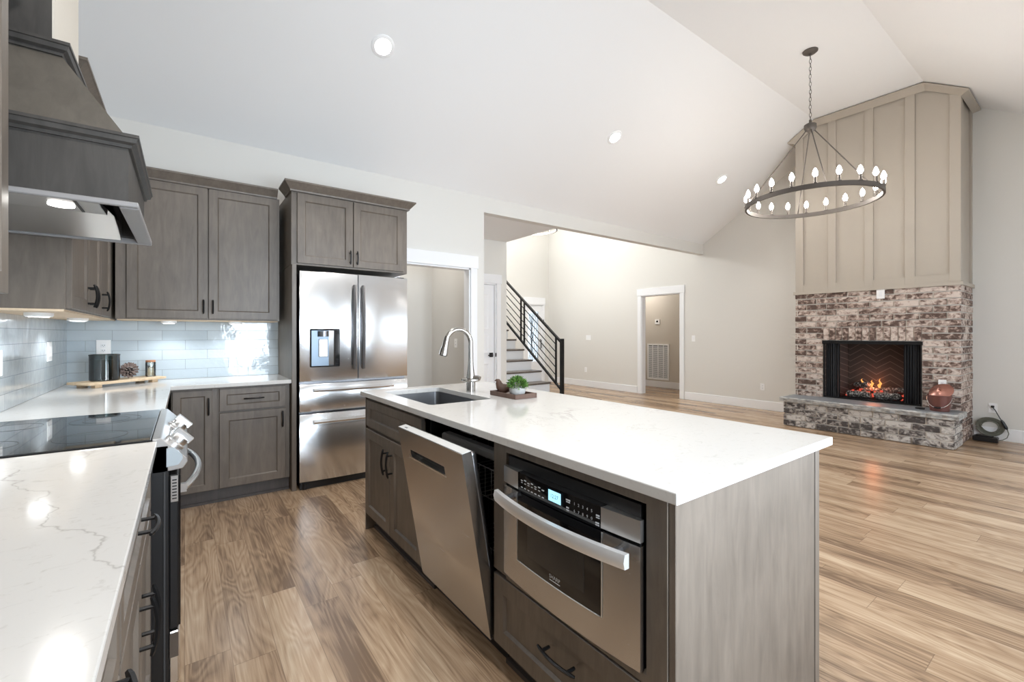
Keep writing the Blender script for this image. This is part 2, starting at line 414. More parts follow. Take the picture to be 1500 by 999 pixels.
def obj(name, b, m, parent=None, bevel=0.0, smooth=False, angle=35, seg=1):
    bmesh.ops.recalc_face_normals(b, faces=b.faces)
    if smooth:
        b.normal_update()
        for e in b.edges:
            if len(e.link_faces) == 2: e.smooth = e.calc_face_angle(0) < math.radians(angle)
        for f in b.faces: f.smooth = True
    if parent is not None:
        off = Vector(parent.get('_o', (0, 0, 0)))
        bmesh.ops.translate(b, verts=b.verts, vec=-off)
    me = bpy.data.meshes.new(name); b.to_mesh(me); b.free()
    for mm in (m if isinstance(m, (list, tuple)) else [m]): me.materials.append(mm)
    o = bpy.data.objects.new(name, me); COL.objects.link(o)
    if parent is not None:
        o.parent = parent; o['_o'] = parent['_o'] if '_o' in parent else (0, 0, 0)
    else: o['_o'] = (0, 0, 0)
    if bevel > 0:
        md = o.modifiers.new('bevel', 'BEVEL'); md.width = bevel; md.segments = seg; md.limit_method = 'ANGLE'; md.angle_limit = math.radians(40)
    return o
def tag(o, label, cat, group=None):
    o['label'] = label; o['category'] = cat
    if group: o['group'] = group
    return o
def thing(name, label, cat, loc=(0, 0, 0), group=None):
    o = bpy.data.objects.new(name, None); COL.objects.link(o); o.location = loc; o['_o'] = tuple(loc); o.empty_display_size = 0.05
    return tag(o, label, cat, group)
def single(name, b, m, label, cat, loc=(0, 0, 0), group=None, **k):
    bmesh.ops.translate(b, verts=b.verts, vec=-Vector(loc))
    o = obj(name, b, m, None, **k); o.location = loc; o['_o'] = tuple(loc)
    return tag(o, label, cat, group)
def struct(name, b, m, parent=None, **k):
    o = obj(name, b, m, parent, **k)
    if parent is None: o['kind'] = 'structure'
    return o
def dup(root, loc, label, group=None):
    r = root.copy(); COL.objects.link(r); r.location = loc; r['label'] = label
    if group: r['group'] = group
    for ch in list(root.children):
        c = ch.copy(); COL.objects.link(c); c.parent = r
        for g in list(ch.children):
            d = g.copy(); COL.objects.link(d); d.parent = c
    return r
def text_bm(body, size, fr, u, v, w, depth=0.0004, flip=False, align='CENTER'):
    cu = bpy.data.curves.new('lettering', 'FONT'); cu.body = body; cu.size = size; cu.align_x = align; cu.align_y = 'CENTER'; cu.resolution_u = 2
    o = bpy.data.objects.new('lettering', cu); COL.objects.link(o)
    dg = bpy.context.evaluated_depsgraph_get(); me = bpy.data.meshes.new_from_object(o.evaluated_get(dg))
    b = nb(); b.from_mesh(me); bpy.data.objects.remove(o); bpy.data.curves.remove(cu); bpy.data.meshes.remove(me)
    for vv in b.verts:
        x, y = vv.co.x, vv.co.y; vv.co = fr(u + (-x if flip else x), v + y, w)
    return b

# ================================================================ SETTING
XL, XR, YB, YR, T = -0.72, 7.94, 4.65, -0.75, 0.12
EZ, RZ, Y1, Y2 = 2.99, 4.33, 2.53, 1.37          # eave height, flat ceiling height, creases
b = nb(); quad(b, (XL - .1, YR - .1, 0), (9.4, YR - .1, 0), (9.4, 9.3, 0), (XL - .1, 9.3, 0)); box(b, XL - .1, 9.4, YR - .1, 9.3, -0.1, -0.002)
struct('floor', b, M_FLOOR)
b = nb()
P = [(YB + .02, EZ - .0126), (Y1, RZ), (Y2, RZ), (YR - .02, EZ - .0126)]
for (ya, za), (yb, zb) in zip(P, P[1:]): quad(b, (XL - .02, ya, za), (XR + .02, ya, za), (XR + .02, yb, zb), (XL - .02, yb, zb))
for (ya, za), (yb, zb) in zip(P, P[1:]): quad(b, (XL - .02, ya, za + .08), (XR + .02, ya, za + .08), (XR + .02, yb, zb + .08), (XL - .02, yb, zb + .08))
struct('ceiling', b, M_CEIL)
# foyer: hall soffit and the high ceiling beyond it
b = nb(); box(b, 2.93, 4.27, 4.77, 5.95, 2.80, 2.88); struct('ceiling', b, M_CEIL)
b = nb(); box(b, 2.8, XR + .1, YB, 9.3, 5.4, 5.5); struct('ceiling', b, M_CEIL)
# walls
def gable(x):
    return [(x, YR, 0), (x, YB, 0), (x, YB, EZ), (x, Y1, RZ), (x, Y2, RZ), (x, YR, EZ)]
b = nb(); prism(b, gable(XL), (-T, 0, 0)); struct('wall_left', b, M_WALL)
b = nb()                                          # right wall, doorway y 5.135 - 6.07, up to the foyer far wall
box(b, XR, XR + T, YR, 5.135, 0, 2.105); box(b, XR, XR + T, 6.07, 9.1, 0, 2.105); box(b, XR, XR + T, YR, 9.1, 2.105, EZ)
prism(b, [(XR, YR, EZ), (XR, YB + .115, EZ), (XR, Y1, RZ + .07), (XR, Y2, RZ + .07)], (T, 0, 0)); box(b, XR, XR + T, YB, 9.1, EZ, 5.4)
struct('wall_right', b, M_WALL)
b = nb()                                          # wall behind the fridge, pantry opening, wide opening
W = .115
box(b, XL - T, 1.88, YB, YB + W, 0, EZ); box(b, 1.88, 2.793, YB, YB + W, 2.085, EZ); box(b, 2.793, 2.993, YB, YB + W, 0, EZ)
box(b, 2.993, XR, YB, YB + W, 2.80, EZ); box(b, 2.993, XR, YB + .09, YB + W, EZ, 5.4)
struct('wall_back', b, M_WALL)
b = nb()                                          # wall behind the camera with two window openings
box(b, XL - T, .65, YR - T, YR, 0, EZ); box(b, 1.55, 2.3, YR - T, YR, 0, EZ); box(b, 2.9, 3.7, YR - T, YR, 0, EZ)
for xa_, xb_ in ((.65, 1.55), (2.3, 2.9)): box(b, xa_, xb_, YR - T, YR, 0, .5); box(b, xa_, xb_, YR - T, YR, 2.4, EZ)
box(b, 3.7, 6.7, YR - T, YR, 2.3, EZ); box(b, 3.7, 6.7, YR - T, YR, 0, .08); box(b, 6.7, XR + T, YR - T, YR, 0, EZ)
struct('wall_rear', b, M_WALL)
def win(n, x0, x1, z0, z1, nv):
    b = nb()
    for x in [x0 + (x1 - x0) * i / nv for i in range(nv + 1)]: box(b, x - .035, x + .035, YR - .09, YR - .02, z0, z1)
    for z in (z0, z1): box(b, x0, x1, YR - .088, YR - .022, z - .035, z + .035)
    struct(n, b, M_TRIM)
win('window_1', .68, 1.52, .53, 2.37, 1); win('window_2', 2.33, 2.87, .53, 2.37, 1); win('window_3', 3.73, 6.67, .1, 2.27, 3)
# pantry behind the fridge wall, closet wall and stair wall of the foyer
b = nb(); box(b, 2.93, 2.99, YB + W, 6.07, 0, 2.95); struct('wall_pantry', b, M_WALLP)
b = nb(); box(b, 1.0, 2.93, 5.97, 6.07, 0, 2.95); box(b, 1.0, 1.06, YB + W, 5.97, 0, 2.95); box(b, 1.0, 2.99, YB + W, 6.07, 2.95, 3.0); struct('wall_pantry', b, M_WALLP)
b = nb(); box(b, 2.99, 3.30, 5.95, 6.07, 0, 2.80); box(b, 3.30, 4.066, 5.95, 6.07, 2.10, 2.80); box(b, 4.066, 4.27, 5.95, 6.07, 0, 2.80); struct('wall_closet', b, M_WALL)
b = nb(); box(b, 4.15, 4.27, 6.07, 9.1, 0, 5.4); box(b, 4.15, 4.27, YB + W, 6.07, 2.88, 5.4); struct('wall_stair', b, M_WALL)
b = nb(); box(b, 4.15, 7.12, 9.1, 9.2, 0, 5.4); box(b, 7.12, 7.73, 9.1, 9.2, 2.06, 5.4); box(b, 7.73, XR + T, 9.1, 9.2, 0, 5.4); struct('wall_foyer', b, M_WALL)
# hall behind the doorway in the right wall
b = nb(); box(b, 9.235, 9.335, 4.6, 7.6, 0, 2.7); box(b, XR + T, 9.235, 4.5, 4.6, 0, 2.7); box(b, XR + T, 9.235, 7.6, 7.7, 0, 2.7); box(b, XR + T, 9.335, 4.5, 7.7, 2.6, 2.7); struct('wall_hall', b, M_WALLB)
# baseboards
def base(n, *bx):
    b = nb()
    for q in bx: box(b, *q)
    struct(n, b, M_TRIM, bevel=.004)
base('baseboard_right', (XR - .016, XR, YR, 1.05, 0, .15), (XR - .016, XR, 2.80, 5.03, 0, .15), (XR - .016, XR, 6.17, 9.1, 0, .15))
base('baseboard_foyer', (4.27, 7.04, 9.084, 9.1, 0, .15))
base('baseboard_hall', (9.219, 9.235, 4.6, 7.6, 0, .15))
base('baseboard_pantry', (2.915, 2.93, YB + W, 5.97, 0, .14), (1.06, 2.93, 5.955, 5.97, 0, .14))
# casings
def casing(n, fr, u0, u1, h, wd=.09, head=.15, d=.02, left=True, right=True, jamb=.12):
    b = nb()
    if left: fbox(b, fr, u0 - wd, u0, 0, h, 0, d)
    if right: fbox(b, fr, u1, u1 + wd, 0, h, 0, d)
    fbox(b, fr, u0 - wd - .012, u1 + wd + .012, h, h + head, 0, d + .008)
    if left: fbox(b, fr, u0 - .001, u0 + .018, 0, h, -jamb, .002)
    if right: fbox(b, fr, u1 - .018, u1 + .001, 0, h, -jamb, .002)
    fbox(b, fr, u0, u1, h - .018, h + .001, -jamb, .002)
    struct(n, b, M_TRIM, bevel=.002)
casing('trim_1', FR('-y', YB), 1.88, 2.793, 2.085)
casing('trim_2', FR('-x', XR), 5.135, 6.07, 2.105)
casing('trim_3', FR('-y', 5.95), 3.30, 4.066, 2.10, wd=.08, head=.145)
casing('trim_4', FR('-y', 9.1), 7.12, 7.73, 2.06, wd=.05, head=.19)
# doors
def panel_door(n, fr, u0, u1, z1, cols, rows, d=.035):
    o = None; b = nb(); fbox(b, fr, u0, u1, .01, z1, -d, 0)
    o = struct(n, b, M_TRIM)
    w = (u1 - u0 - .10 * (cols + 1)) / cols
    for c in range(cols):
        for (a, e) in rows:
            obj('door_panel', shaker(fr, u0 + .10 + c * (w + .10), u0 + .10 + c * (w + .10) + w, a, e, .008, .012, .006, .02), M_TRIM, o)
    return o
fr = FR('-y', 5.99)
d1 = panel_door('door_1', fr, 3.32, 4.046, 2.08, 2, [(.2, .82), (.98, 1.28), (1.36, 1.94)])
b = nb(); fbox(b, FR('-y', 5.988), 3.955, 4.02, .915, .985, 0, .012); tube(b, [(3.99, 5.976, .95), (3.99, 5.935, .95), (3.90, 5.93, .945)], .009)
obj('door_lever', b, M_BLACK, d1)
b = nb(); fbox(b, FR('-y', 5.95), 4.047, 4.066, .92, .98, .0, .004); obj('strike_plate', b, M_BLACK, d1)
fr = FR('-y', 9.13)
d2 = struct('door_2', fbox(fbox(fbox(fbox(fbox(nb(), fr, 7.13, 7.25, .01, 2.04, -.04, 0), fr, 7.60, 7.72, .01, 2.04, -.04, 0), fr, 7.25, 7.60, 1.88, 2.04, -.04, 0), fr, 7.25, 7.60, .01, .5, -.04, 0), fr, 7.25, 7.60, .5, .56, -.04, 0), M_TRIM)
obj('door_glass', fbox(nb(), fr, 7.25, 7.60, .56, 1.88, -.024, -.018), M_PANE, d2)
b = nb()
for k in range(7): tube(b, [fr(7.28 + .05 * k, .6, -.012), fr(7.40 + .02 * k * math.cos(k), 1.2, -.012), fr(7.28 + .05 * k, 1.84, -.012)], .006, 5)
obj('iron_scroll', b, M_BLACK, d2)
b = nb(); tube(b, [fr(7.66, .9, .0), fr(7.66, .92, .04), fr(7.66, 1.12, .04), fr(7.66, 1.14, 0)], .012, 6); obj('door_handle', b, M_BLACK, d2)
b = nb(); fbox(b, FR('-y', 9.1), 7.735, 7.75, 1.55, 1.68, 0, .024); obj('hinge', b, M_BLACK, d2)

# backsplash tile is a facing on the walls
b = nb(); box(b, XL + .012, .703, YB - .012, YB - .0005, .9165, 1.399); struct('trim_5', b, M_TILEX)
b = nb(); box(b, XL + .0005, XL + .012, -.45, YB - .0005, .9165, 1.399); box(b, XL + .0005, XL + .012, 1.92, 2.77, 1.399, 1.72); struct('trim_6', b, M_TILEY)

# ================================================================ KITCHEN CABINETS
def cabinet(name, label, fr, u0, u1, z0, z1, depth, fronts, group, toe=False, mt=None, mdoor=None, face=.02, floor=False):
    """carcass front face at w=0; fronts lie on it; each front: (kind, u0, u1, v0, v1, (hu, hv, len, vertical) or None)"""
    mt = mt or M_CAB
    r = thing(name, label, 'cabinet', tuple(fr((u0 + u1) / 2, 0 if toe else z0, -depth / 2)), group)
    b = nb(); fbox(b, fr, u0, u1, z0, z1, -depth, 0); obj('carcass', b, mt, r, bevel=.0015)
    for kind, a0, a1, v0, v1, h in fronts:
        s = .06 if min(a1 - a0, v1 - v0) > .25 else .045
        dd = obj(kind, shaker(fr, a0, a1, v0, v1, face, s), mdoor or mt, r)
        if h: obj('handle', pull_bm(fr, h[0], h[1], h[2], h[3], face), M_BLACK, dd)
    if toe:
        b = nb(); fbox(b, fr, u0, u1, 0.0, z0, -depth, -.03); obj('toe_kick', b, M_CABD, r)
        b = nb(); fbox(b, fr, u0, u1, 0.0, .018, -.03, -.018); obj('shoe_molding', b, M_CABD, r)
    return r
UP = 'upper cabinets'; LO = 'base cabinets along the walls'
FB = FR('-y', 4.06)
cabinet('base_cabinet', 'narrow base cabinet with one tall door beside the stove', FB, -.08, .203, .105, .885, .57,
        [('door', -.072, .168, .112, .868, (.143, .745, .13, True))], LO, True)
cabinet('base_cabinet', 'base cabinet with one drawer over one door beside the refrigerator', FB, .203, .70, .105, .885, .57,
        [('drawer_front', .213, .668, .697, .868, (.44, .785, .14, False)), ('door', .213, .668, .112, .683, (.642, .60, .13, True))], LO, True)
FL = FR('+x', -.112)
cabinet('base_cabinet', 'base cabinet under the corner of the counter behind the stove', FL, 2.775, 4.64, .105, .885, .58,
        [('door', 2.80, 3.40, .112, .868, None)], LO, True)
cabinet('base_cabinet', 'base cabinet with one wide drawer and two doors nearest the stove', FL, 1.05, 1.985, .105, .885, .58,
        [('drawer_front', 1.06, 1.94, .70, .868, (1.50, .79, .15, False)), ('door', 1.06, 1.496, .112, .69, (1.465, .54, .15, True)), ('door', 1.504, 1.94, .112, .69, (1.535, .54, .15, True))], LO, True)
cabinet('base_cabinet', 'base cabinet under the front end of the long white counter', FL, .10, 1.05, .105, .885, .58,
        [('drawer_front', .11, 1.04, .70, .868, (.80, .785, .15, False)), ('door', .11, .57, .112, .69, None), ('door', .58, 1.04, .112, .69, None)], LO, True)

# tall panel + cabinet over the refrigerator
r = thing('tall_panel', 'tall dark wood panel on the left side of the refrigerator', 'panel', (.722, 4.3, 0))
obj('panel', box(nb(), .705, .740, 3.99, 4.648, 0, 1.86), M_CAB, r, bevel=.002)
FF = FR('-y', 4.02)
r = cabinet('refrigerator_cabinet', 'tall wall cabinet with two doors above the refrigerator', FF, .705, 1.712, 1.862, 2.475, .625,
        [('door', .748, 1.199, 1.878, 2.455, (1.172, 1.96, .12, True)), ('door', 1.206, 1.672, 1.878, 2.455, (1.233, 1.96, .12, True))], UP)
CROWN = [(0, 0), (.012, 0), (.016, .012), (.055, .058), (.060, .062), (.060, .075), (0, .075)]
b = nb(); sweep(b, CROWN, [(.705, 4.236), (.705, 4.0), (1.712, 4.0), (1.712, 4.648)], 2.462, side=1)
obj('crown_molding', b, M_CAB, r)
# double-door wall cabinet left of it, and the one on the stove wall
FU = FR('-y', 4.32)
r = cabinet('upper_cabinet', 'wall cabinet with two tall doors above the white counter', FU, -.408, .664, 1.40, 2.46, .326,
        [('door', -.345, .147, 1.41, 2.452, (.12, 1.505, .11, True)), ('door', .155, .645, 1.41, 2.452, (.182, 1.505, .11, True))], UP)
sweep(b := nb(), CROWN, [(-.349, 4.30), (.643, 4.30)], 2.452, side=1)
obj('crown_molding', b, M_CAB, r)
obj('underside_panel', box(nb(), -.40, .655, 4.34, 4.63, 1.392, 1.40), M_PLY, r)
FC = FR('+x', -.43)
r = cabinet('upper_cabinet', 'wall cabinet with narrow doors in the corner right of the range hood', FC, 2.79, 4.646, 1.40, 2.46, .288,
        [('door', 2.80, 3.236, 1.405, 2.452, (3.205, 1.49, .12, True)), ('door', 3.242, 3.66, 1.405, 2.452, (3.275, 1.49, .12, True)), ('door', 3.666, 4.12, 1.405, 2.452, (3.70, 1.49, .12, True))], UP)
sweep(b := nb(), CROWN, [(-.71, 2.79), (-.41, 2.79), (-.41, 4.298)], 2.452, side=1)
obj('crown_molding', b, M_CAB, r)
obj('underside_panel', box(nb(), -.712, -.435, 2.785, 4.63, 1.390, 1.40), M_PLY, r)
r = cabinet('upper_cabinet', 'wall cabinet at the left edge in front of the range hood', FC, 1.0, 1.905, 1.40, 2.46, .288,
        [('door', 1.02, 1.455, 1.405, 2.452, None), ('door', 1.461, 1.898, 1.405, 2.452, None)], UP)
sweep(b := nb(), CROWN, [(-.41, 1.0), (-.41, 1.905), (-.71, 1.905)], 2.452, side=1)
obj('crown_molding', b, M_CAB, r)

# under-cabinet puck lights
for x, y, l in ((-.555, 3.02, 'flat puck light under the corner cabinet, nearer the range hood'), (-.545, 3.90, 'flat puck light under the corner cabinet, nearer the tiled corner'),
                (-.10, 4.42, 'flat puck light under the two-door wall cabinet, left one'), (.345, 4.42, 'flat puck light under the two-door wall cabinet, right one')):
    zt = 1.39 if x < -.5 else 1.392
    r = thing('puck_light', l, 'light', (x, y, zt), 'puck lights under the wall cabinets')
    obj('housing', lathe(nb(), [(0, zt), (.05, zt), (.05, zt - .014), (.044, zt - .02), (.036, zt - .02), (.036, zt - .0199)], (x, y, 0), 24), M_WHITE, r, smooth=True)
    obj('lens', cyl(nb(), (x, y, zt - .0205), .036, .003, 20), M_PUCKL, r)
    d = bpy.data.lights.new('puck_lamp', 'SPOT'); d.energy = 3.9; d.color = (.90, .96, 1.0); d.spot_size = 2.5; d.spot_blend = .6; d.shadow_soft_size = .03
    o = bpy.data.objects.new('puck_lamp', d); COL.objects.link(o); o.parent = r; o.location = (0, 0, -.03)

# ================================================================ RANGE HOOD
r = thing('range_hood', 'large tapered charcoal wood range hood over the black cooktop', 'range hood', (-.44, 2.38, 1.715))
HX = -.155
b = nb(); box(b, -.71, HX, 2.00, 2.02, 1.74, 1.93); box(b, -.71, HX, 2.725, 2.745, 1.74, 1.93); box(b, HX - .02, HX, 2.02, 2.725, 1.74, 1.93); box(b, -.71, HX - .02, 2.02, 2.725, 1.90, 1.93)
obj('hood_box', b, M_HOODW, r)
b = nb(); box(b, -.71, -.128, 1.988, 2.006, 1.722, 1.74); box(b, -.71, -.128, 2.742, 2.768, 1.715, 1.74); box(b, -.180, -.128, 2.006, 2.742, 1.718, 1.74)
obj('bottom_trim', b, mat('lamplit trim wood', srgb(150, 148, 148), .4), r, bevel=.003)  # trim wood coloured pale grey, the lamp light on it put into the colour
HC = [(0, 0), (.008, 0), (.010, .010), (.022, .016), (.026, .030), (.030, .032), (.030, .042), (0, .042)]
sweep(b := nb(), HC, [(-.71, 2.00), (HX, 2.00), (HX, 2.745), (-.71, 2.745)], 1.922, side=1)
obj('crown_molding', b, M_HOODW, r)
b = nb(); hexa(b, [(-.71, 2.005, 1.962), (-.16, 2.005, 1.962), (-.16, 2.75, 1.962), (-.71, 2.75, 1.962), (-.71, 2.15, 2.25), (-.345, 2.15, 2.25), (-.345, 2.60, 2.25), (-.71, 2.60, 2.25)])
obj('tapered_body', b, wood_cab('taper wood', srgb(84, 79, 72), srgb(102, 96, 88)), r)
sweep(b := nb(), HC, [(-.71, 2.145), (-.345, 2.145), (-.345, 2.605), (-.71, 2.605)], 2.24, side=1)
obj('crown_molding', b, M_HOODW, r)
b = nb(); box(b, -.71, -.366, 2.16, 2.59, 2.28, 4.29); obj('chimney_box', b, M_HOODW, r)
b = nb(); box(b, -.366, -.36, 2.161, 2.589, 2.283, 4.285); obj('front_panel', b, M_CHASE, r)['label'] = 'beige front panel of the hood'  # front face of the chimney box, a lighter beige than its sides
# stainless insert with a bowed underside
ins = nb(); n = 10
x0, x1, y0, y1 = -.70, -.235, 2.022, 2.722
prof = [(y0, 1.738), (y0 + .235, 1.738), (y0 + .25, 1.80)] + [(y0 + .25 + (y1 - y0 - .25) * t / 8, 1.80 - .078 * (t / 8) ** 1.4) for t in range(1, 9)]
for (ya, za), (yb, zb) in zip(prof, prof[1:]): quad(ins, (x0, ya, za), (x1, ya, za), (x1, yb, zb), (x0, yb, zb))
box(ins, x1 - .004, x1, y0, y1, 1.80, 1.89); box(ins, x0, x1, y0 - .001, y0, 1.74, 1.89)
prism(ins, [(x1 - .003, ya, za) for ya, za in prof] + [(x1 - .003, y1, 1.80)], (.003, 0, 0))
ho = obj('vent_insert', ins, M_STEELB, r, smooth=True)
b = nb(); box(b, -.302, -.294, 2.06, 2.24, 1.735, 1.7375); obj('filter_latch', b, M_BLACK, ho)
for x in (-.345, -.56):
    obj('hood_lamp', cyl(nb(), (x, 2.17, 1.7345), .034, .003, 20), M_HOODL, ho)
d = bpy.data.lights.new('hood_lamp_light', 'SPOT'); d.energy = 14; d.spot_size = 2.7; d.spot_blend = .7; d.shadow_soft_size = .04; d.color = (1, .97, .92)
o = bpy.data.objects.new('hood_lamp_light', d); COL.objects.link(o); o.parent = r; o.location = (.09, -.21, .012)

# ================================================================ COUNTERTOPS
b = nb(); box(b, XL + .001, -.078, -.45, 1.986, .885, .915)
single('countertop', b, quartz(((.02, .99), (.325, .13))), 'long white veined quartz countertop in the left foreground before the cooktop', 'countertop', (-.4, .8, .885), bevel=.003, seg=2)
b = nb(); prism(b, [(XL + .001, 2.772, .885), (-.078, 2.772, .885), (-.078, 4.0, .885), (.7045, 4.0, .885), (.7045, 4.649, .885), (XL + .001, 4.649, .885)], (0, 0, .03))
single('countertop', b, M_QUARTZ, 'white quartz corner countertop beneath the wall cabinets, behind the cooktop', 'countertop', (-.2, 4.0, .885), bevel=.003, seg=2)

# ================================================================ RANGE
r = thing('range', 'stainless slide-in stove with black glass cooktop and front knobs', 'stove', (-.37, 2.38, 0))
Y0, Yn = 1.994, 2.764
b = nb(); box(b, -.70, -.045, Y0, Yn, .02, .895); obj('oven_body', b, M_BLACKP, r, bevel=.003)
b = nb(); box(b, -.705, -.095, Y0 - .004, Yn + .004, .9155, .921); obj('cooktop', b, M_COOK, r, bevel=.002)
for cx_, cy_, rr in ((-.27, 2.18, .10), (-.27, 2.57, .115), (-.54, 2.18, .09), (-.54, 2.57, .08), (-.27, 2.57, .075)):
    ringm = nb(); tube(ringm, [(cx_ + rr * math.cos(2 * PI * k / 40), cy_ + rr * math.sin(2 * PI * k / 40), .9208) for k in range(40)], .0009, 4, closed=True); obj('burner_ring', ringm, M_RUBBER, r)
# slanted control panel: end-cap profile swept along the stove
prof = [(-.092, .922), (-.068, .922), (.006, .842), (.010, .828), (-.005, .806), (-.062, .800), (-.092, .80)]
b = nb(); prism(b, [(x, Y0, z) for x, z in prof], (0, Yn - Y0, 0)); cp = obj('control_panel', b, M_STEELB, r, bevel=.002)
b = nb(); prism(b, [(x, Y0 - .004, z) for x, z in [(-.052, .884), (-.030, .884), (-.006, .855), (-.006, .840), (-.018, .822), (-.052, .818)]], (0, .004, 0)); obj('end_cap_inset', b, mat('end cap grey', srgb(188, 198, 204), .3, .3), cp)
ax = Vector((.080, 0, .074)).normalized()
for y in (2.085, 2.42):
    c = Vector((-.031, y, .882)) + ax * .001
    b = nb(); lathe(b, [(0, -.002), (.036, -.002), (.036, .007), (.030, .011), (.030, .022), (.026, .032), (0, .032)], c, 22, ax)
    k = obj('knob', b, M_STEELB, cp, smooth=True)
    b = nb(); box(b, -.034, .034, -.012, .012, .024, .050)
    q = Vector((0, 0, 1)).rotation_difference(ax)
    for v in b.verts: v.co = c + q @ v.co
    obj('knob_grip', b, M_STEELB, r, bevel=.002)
b = nb(); hexa(b, [(-.047, 2.16, .900), (-.014, 2.16, .865), (-.014, 2.35, .865), (-.047, 2.35, .900), (-.046, 2.16, .902), (-.012, 2.16, .868), (-.012, 2.35, .868), (-.046, 2.35, .902)]); obj('display', b, M_BGLASS, cp)
b = nb(); box(b, -.045, -.018, Y0 + .004, Yn - .004, .235, .785); od = obj('oven_door', b, M_BLACKP, r, bevel=.004)
b = nb(); box(b, -.018, -.012, Y0 + .012, Yn - .012, .24, .78); obj('door_glass', b, M_BGLASS, od)
b = nb(); box(b, -.040, -.019, Y0 + .001, Y0 + .004, .69, .782); vp = obj('vent_plate', b, M_STEELB, od)
b = nb()
for i in range(7): box(b, -.036, -.023, Y0 - .0005, Y0 + .0015, .700 + .011 * i, .704 + .011 * i)
obj('vent_slot', b, M_BLACKP, od)
b = nb(); pts = []
for i in range(21):
    t = i / 20; y = Y0 + .05 + (Yn - Y0 - .10) * t; pts.append((-.002 + .050 * math.sin(PI * t) ** .8, y, .722))
tube(b, pts, .012, 10)
for yy in (Y0 + .055, Yn - .055): box(b, -.018, .006, yy - .012, yy + .012, .707, .737)
obj('handle', b, M_STEELB, od, smooth=True)
b = nb(); box(b, -.045, -.016, Y0 + .004, Yn - .004, .04, .225); dw = obj('storage_drawer', b, M_STEELB, r, bevel=.004)
b = nb(); box(b, -.043, -.018, Y0 + .001, Y0 + .004, .135, .22); obj('drawer_edge', b, M_DKSTEEL, dw)
b = nb(); tube(b, [(-.058, Y0 - .002, .80), (-.058, Y0 - .002, .03)], .003, 6); obj('side_seam', b, M_RUBBER, r)
for yy in (Y0 + .05, Yn - .05):
    for xx in (-.62, -.10): obj('foot', cyl(nb(), (xx, yy, 0), .018, .022, 12), M_BLACKP, r)

# ================================================================ REFRIGERATOR
r = thing('refrigerator', 'stainless french door refrigerator with an ice dispenser in its left door', 'refrigerator', (1.228, 4.3, 0))
b = nb(); box(b, .765, 1.690, 4.03, 4.635, .03, 1.80); obj('cabinet_body', b, M_DKSTEEL, r, bevel=.004)
XC, HW = 1.2275, .4675
def curve_y(x): return 3.952 + .022 * ((x - XC) / HW) ** 2
def curved(x0, x1, z0, z1, hole=None):
    b = nb(); n = 14; xs = [x0 + (x1 - x0) * i / n for i in range(n + 1)]
    rr = .006
    def col(x, e):
        return [b.verts.new((x, 4.025, z0)), b.verts.new((x, curve_y(x) + e + rr, z0)), b.verts.new((x, curve_y(x) + e, z0 + rr)), b.verts.new((x, curve_y(x) + e, z1 - rr)), b.verts.new((x, curve_y(x) + e + rr, z1)), b.verts.new((x, 4.025, z1))]
    cs = [col(x, rr if i in (0, n) else 0) for i, x in enumerate([x0] + [x0 + rr] + xs[1:-1] + [x1 - rr] + [x1])] if False else [col(x, 0) for x in xs]
    for A, B in zip(cs, cs[1:]):
        for k in range(6): b.faces.new((A[k], A[(k + 1) % 6], B[(k + 1) % 6], B[k]))
    b.faces.new(cs[0][::-1]); b.faces.new(cs[-1]); return b
ld = obj('left_door', curved(.760, 1.224, .893, 1.812), M_STEEL, r, smooth=True, angle=50)
rd = obj('right_door', curved(1.233, 1.695, .893, 1.812), M_STEEL, r, smooth=True, angle=50)
md_ = obj('middle_drawer', curved(.760, 1.695, .640, .872), M_STEEL, r, smooth=True, angle=50)
bd = obj('bottom_drawer', curved(.760, 1.695, .060, .622), M_STEEL, r, smooth=True, angle=50)
def vhandle(x):
    pts = [];
    for i in range(17):
        t = i / 16; pts.append((x, 3.925 - .022 * math.sin(PI * t), .985 + .73 * t))
    b = nb(); rows = []
    for p in pts:
        rows.append([b.verts.new((p[0] + dx, p[1] + dy, p[2])) for dx, dy in ((-.012, .012), (-.010, -.008), (0, -.012), (.010, -.008), (.012, .012))])
    for A, B in zip(rows, rows[1:]):
        for k in range(5): b.faces.new((A[k], A[(k + 1) % 5], B[(k + 1) % 5], B[k]))
    b.faces.new(rows[0]); b.faces.new(rows[-1])
    for z in (1.0, 1.70): box(b, x - .009, x + .009, 3.93, 3.965, z - .014, z + .014)
    return b
obj('handle', vhandle(1.192), M_DKSTEEL, ld, smooth=True); obj('handle', vhandle(1.268), M_DKSTEEL, rd, smooth=True)
def hhandle(z):
    b = nb(); rows = []
    for i in range(21):
        t = i / 20; x = .858 + .68 * t; y = 3.912 - .012 * math.sin(PI * t)
        rows.append([b.verts.new((x, y + dy, z + dz)) for dy, dz in ((.012, -.014), (-.008, -.012), (-.012, 0), (-.006, .014), (.012, .014))])
    for A, B in zip(rows, rows[1:]):
        for k in range(5): b.faces.new((A[k], A[(k + 1) % 5], B[(k + 1) % 5], B[k]))
    b.faces.new(rows[0]); b.faces.new(rows[-1])
    for x in (.872, 1.524): box(b, x - .014, x + .014, 3.915, 3.967, z - .01, z + .01)
    return b
obj('handle', hhandle(.822), M_STEEL, md_, smooth=True); obj('handle', hhandle(.560), M_STEEL, bd, smooth=True)
b = nb(); y0 = 3.945
box(b, .836, .846, y0, 3.99, 1.012, 1.332); box(b, 1.026, 1.072, y0, 3.99, 1.012, 1.332); box(b, .846, 1.026, y0, 3.99, 1.318, 1.332); box(b, .846, 1.026, y0, 3.99, 1.012, 1.022)
dp = obj('ice_dispenser', b, M_BGLASS, ld, bevel=.003)
b = nb(); box(b, .846, 1.026, 3.958, 3.960, 1.022, 1.318); obj('dispenser_recess', b, mat('dispenser grey', srgb(118, 132, 146), .3, .5), r)
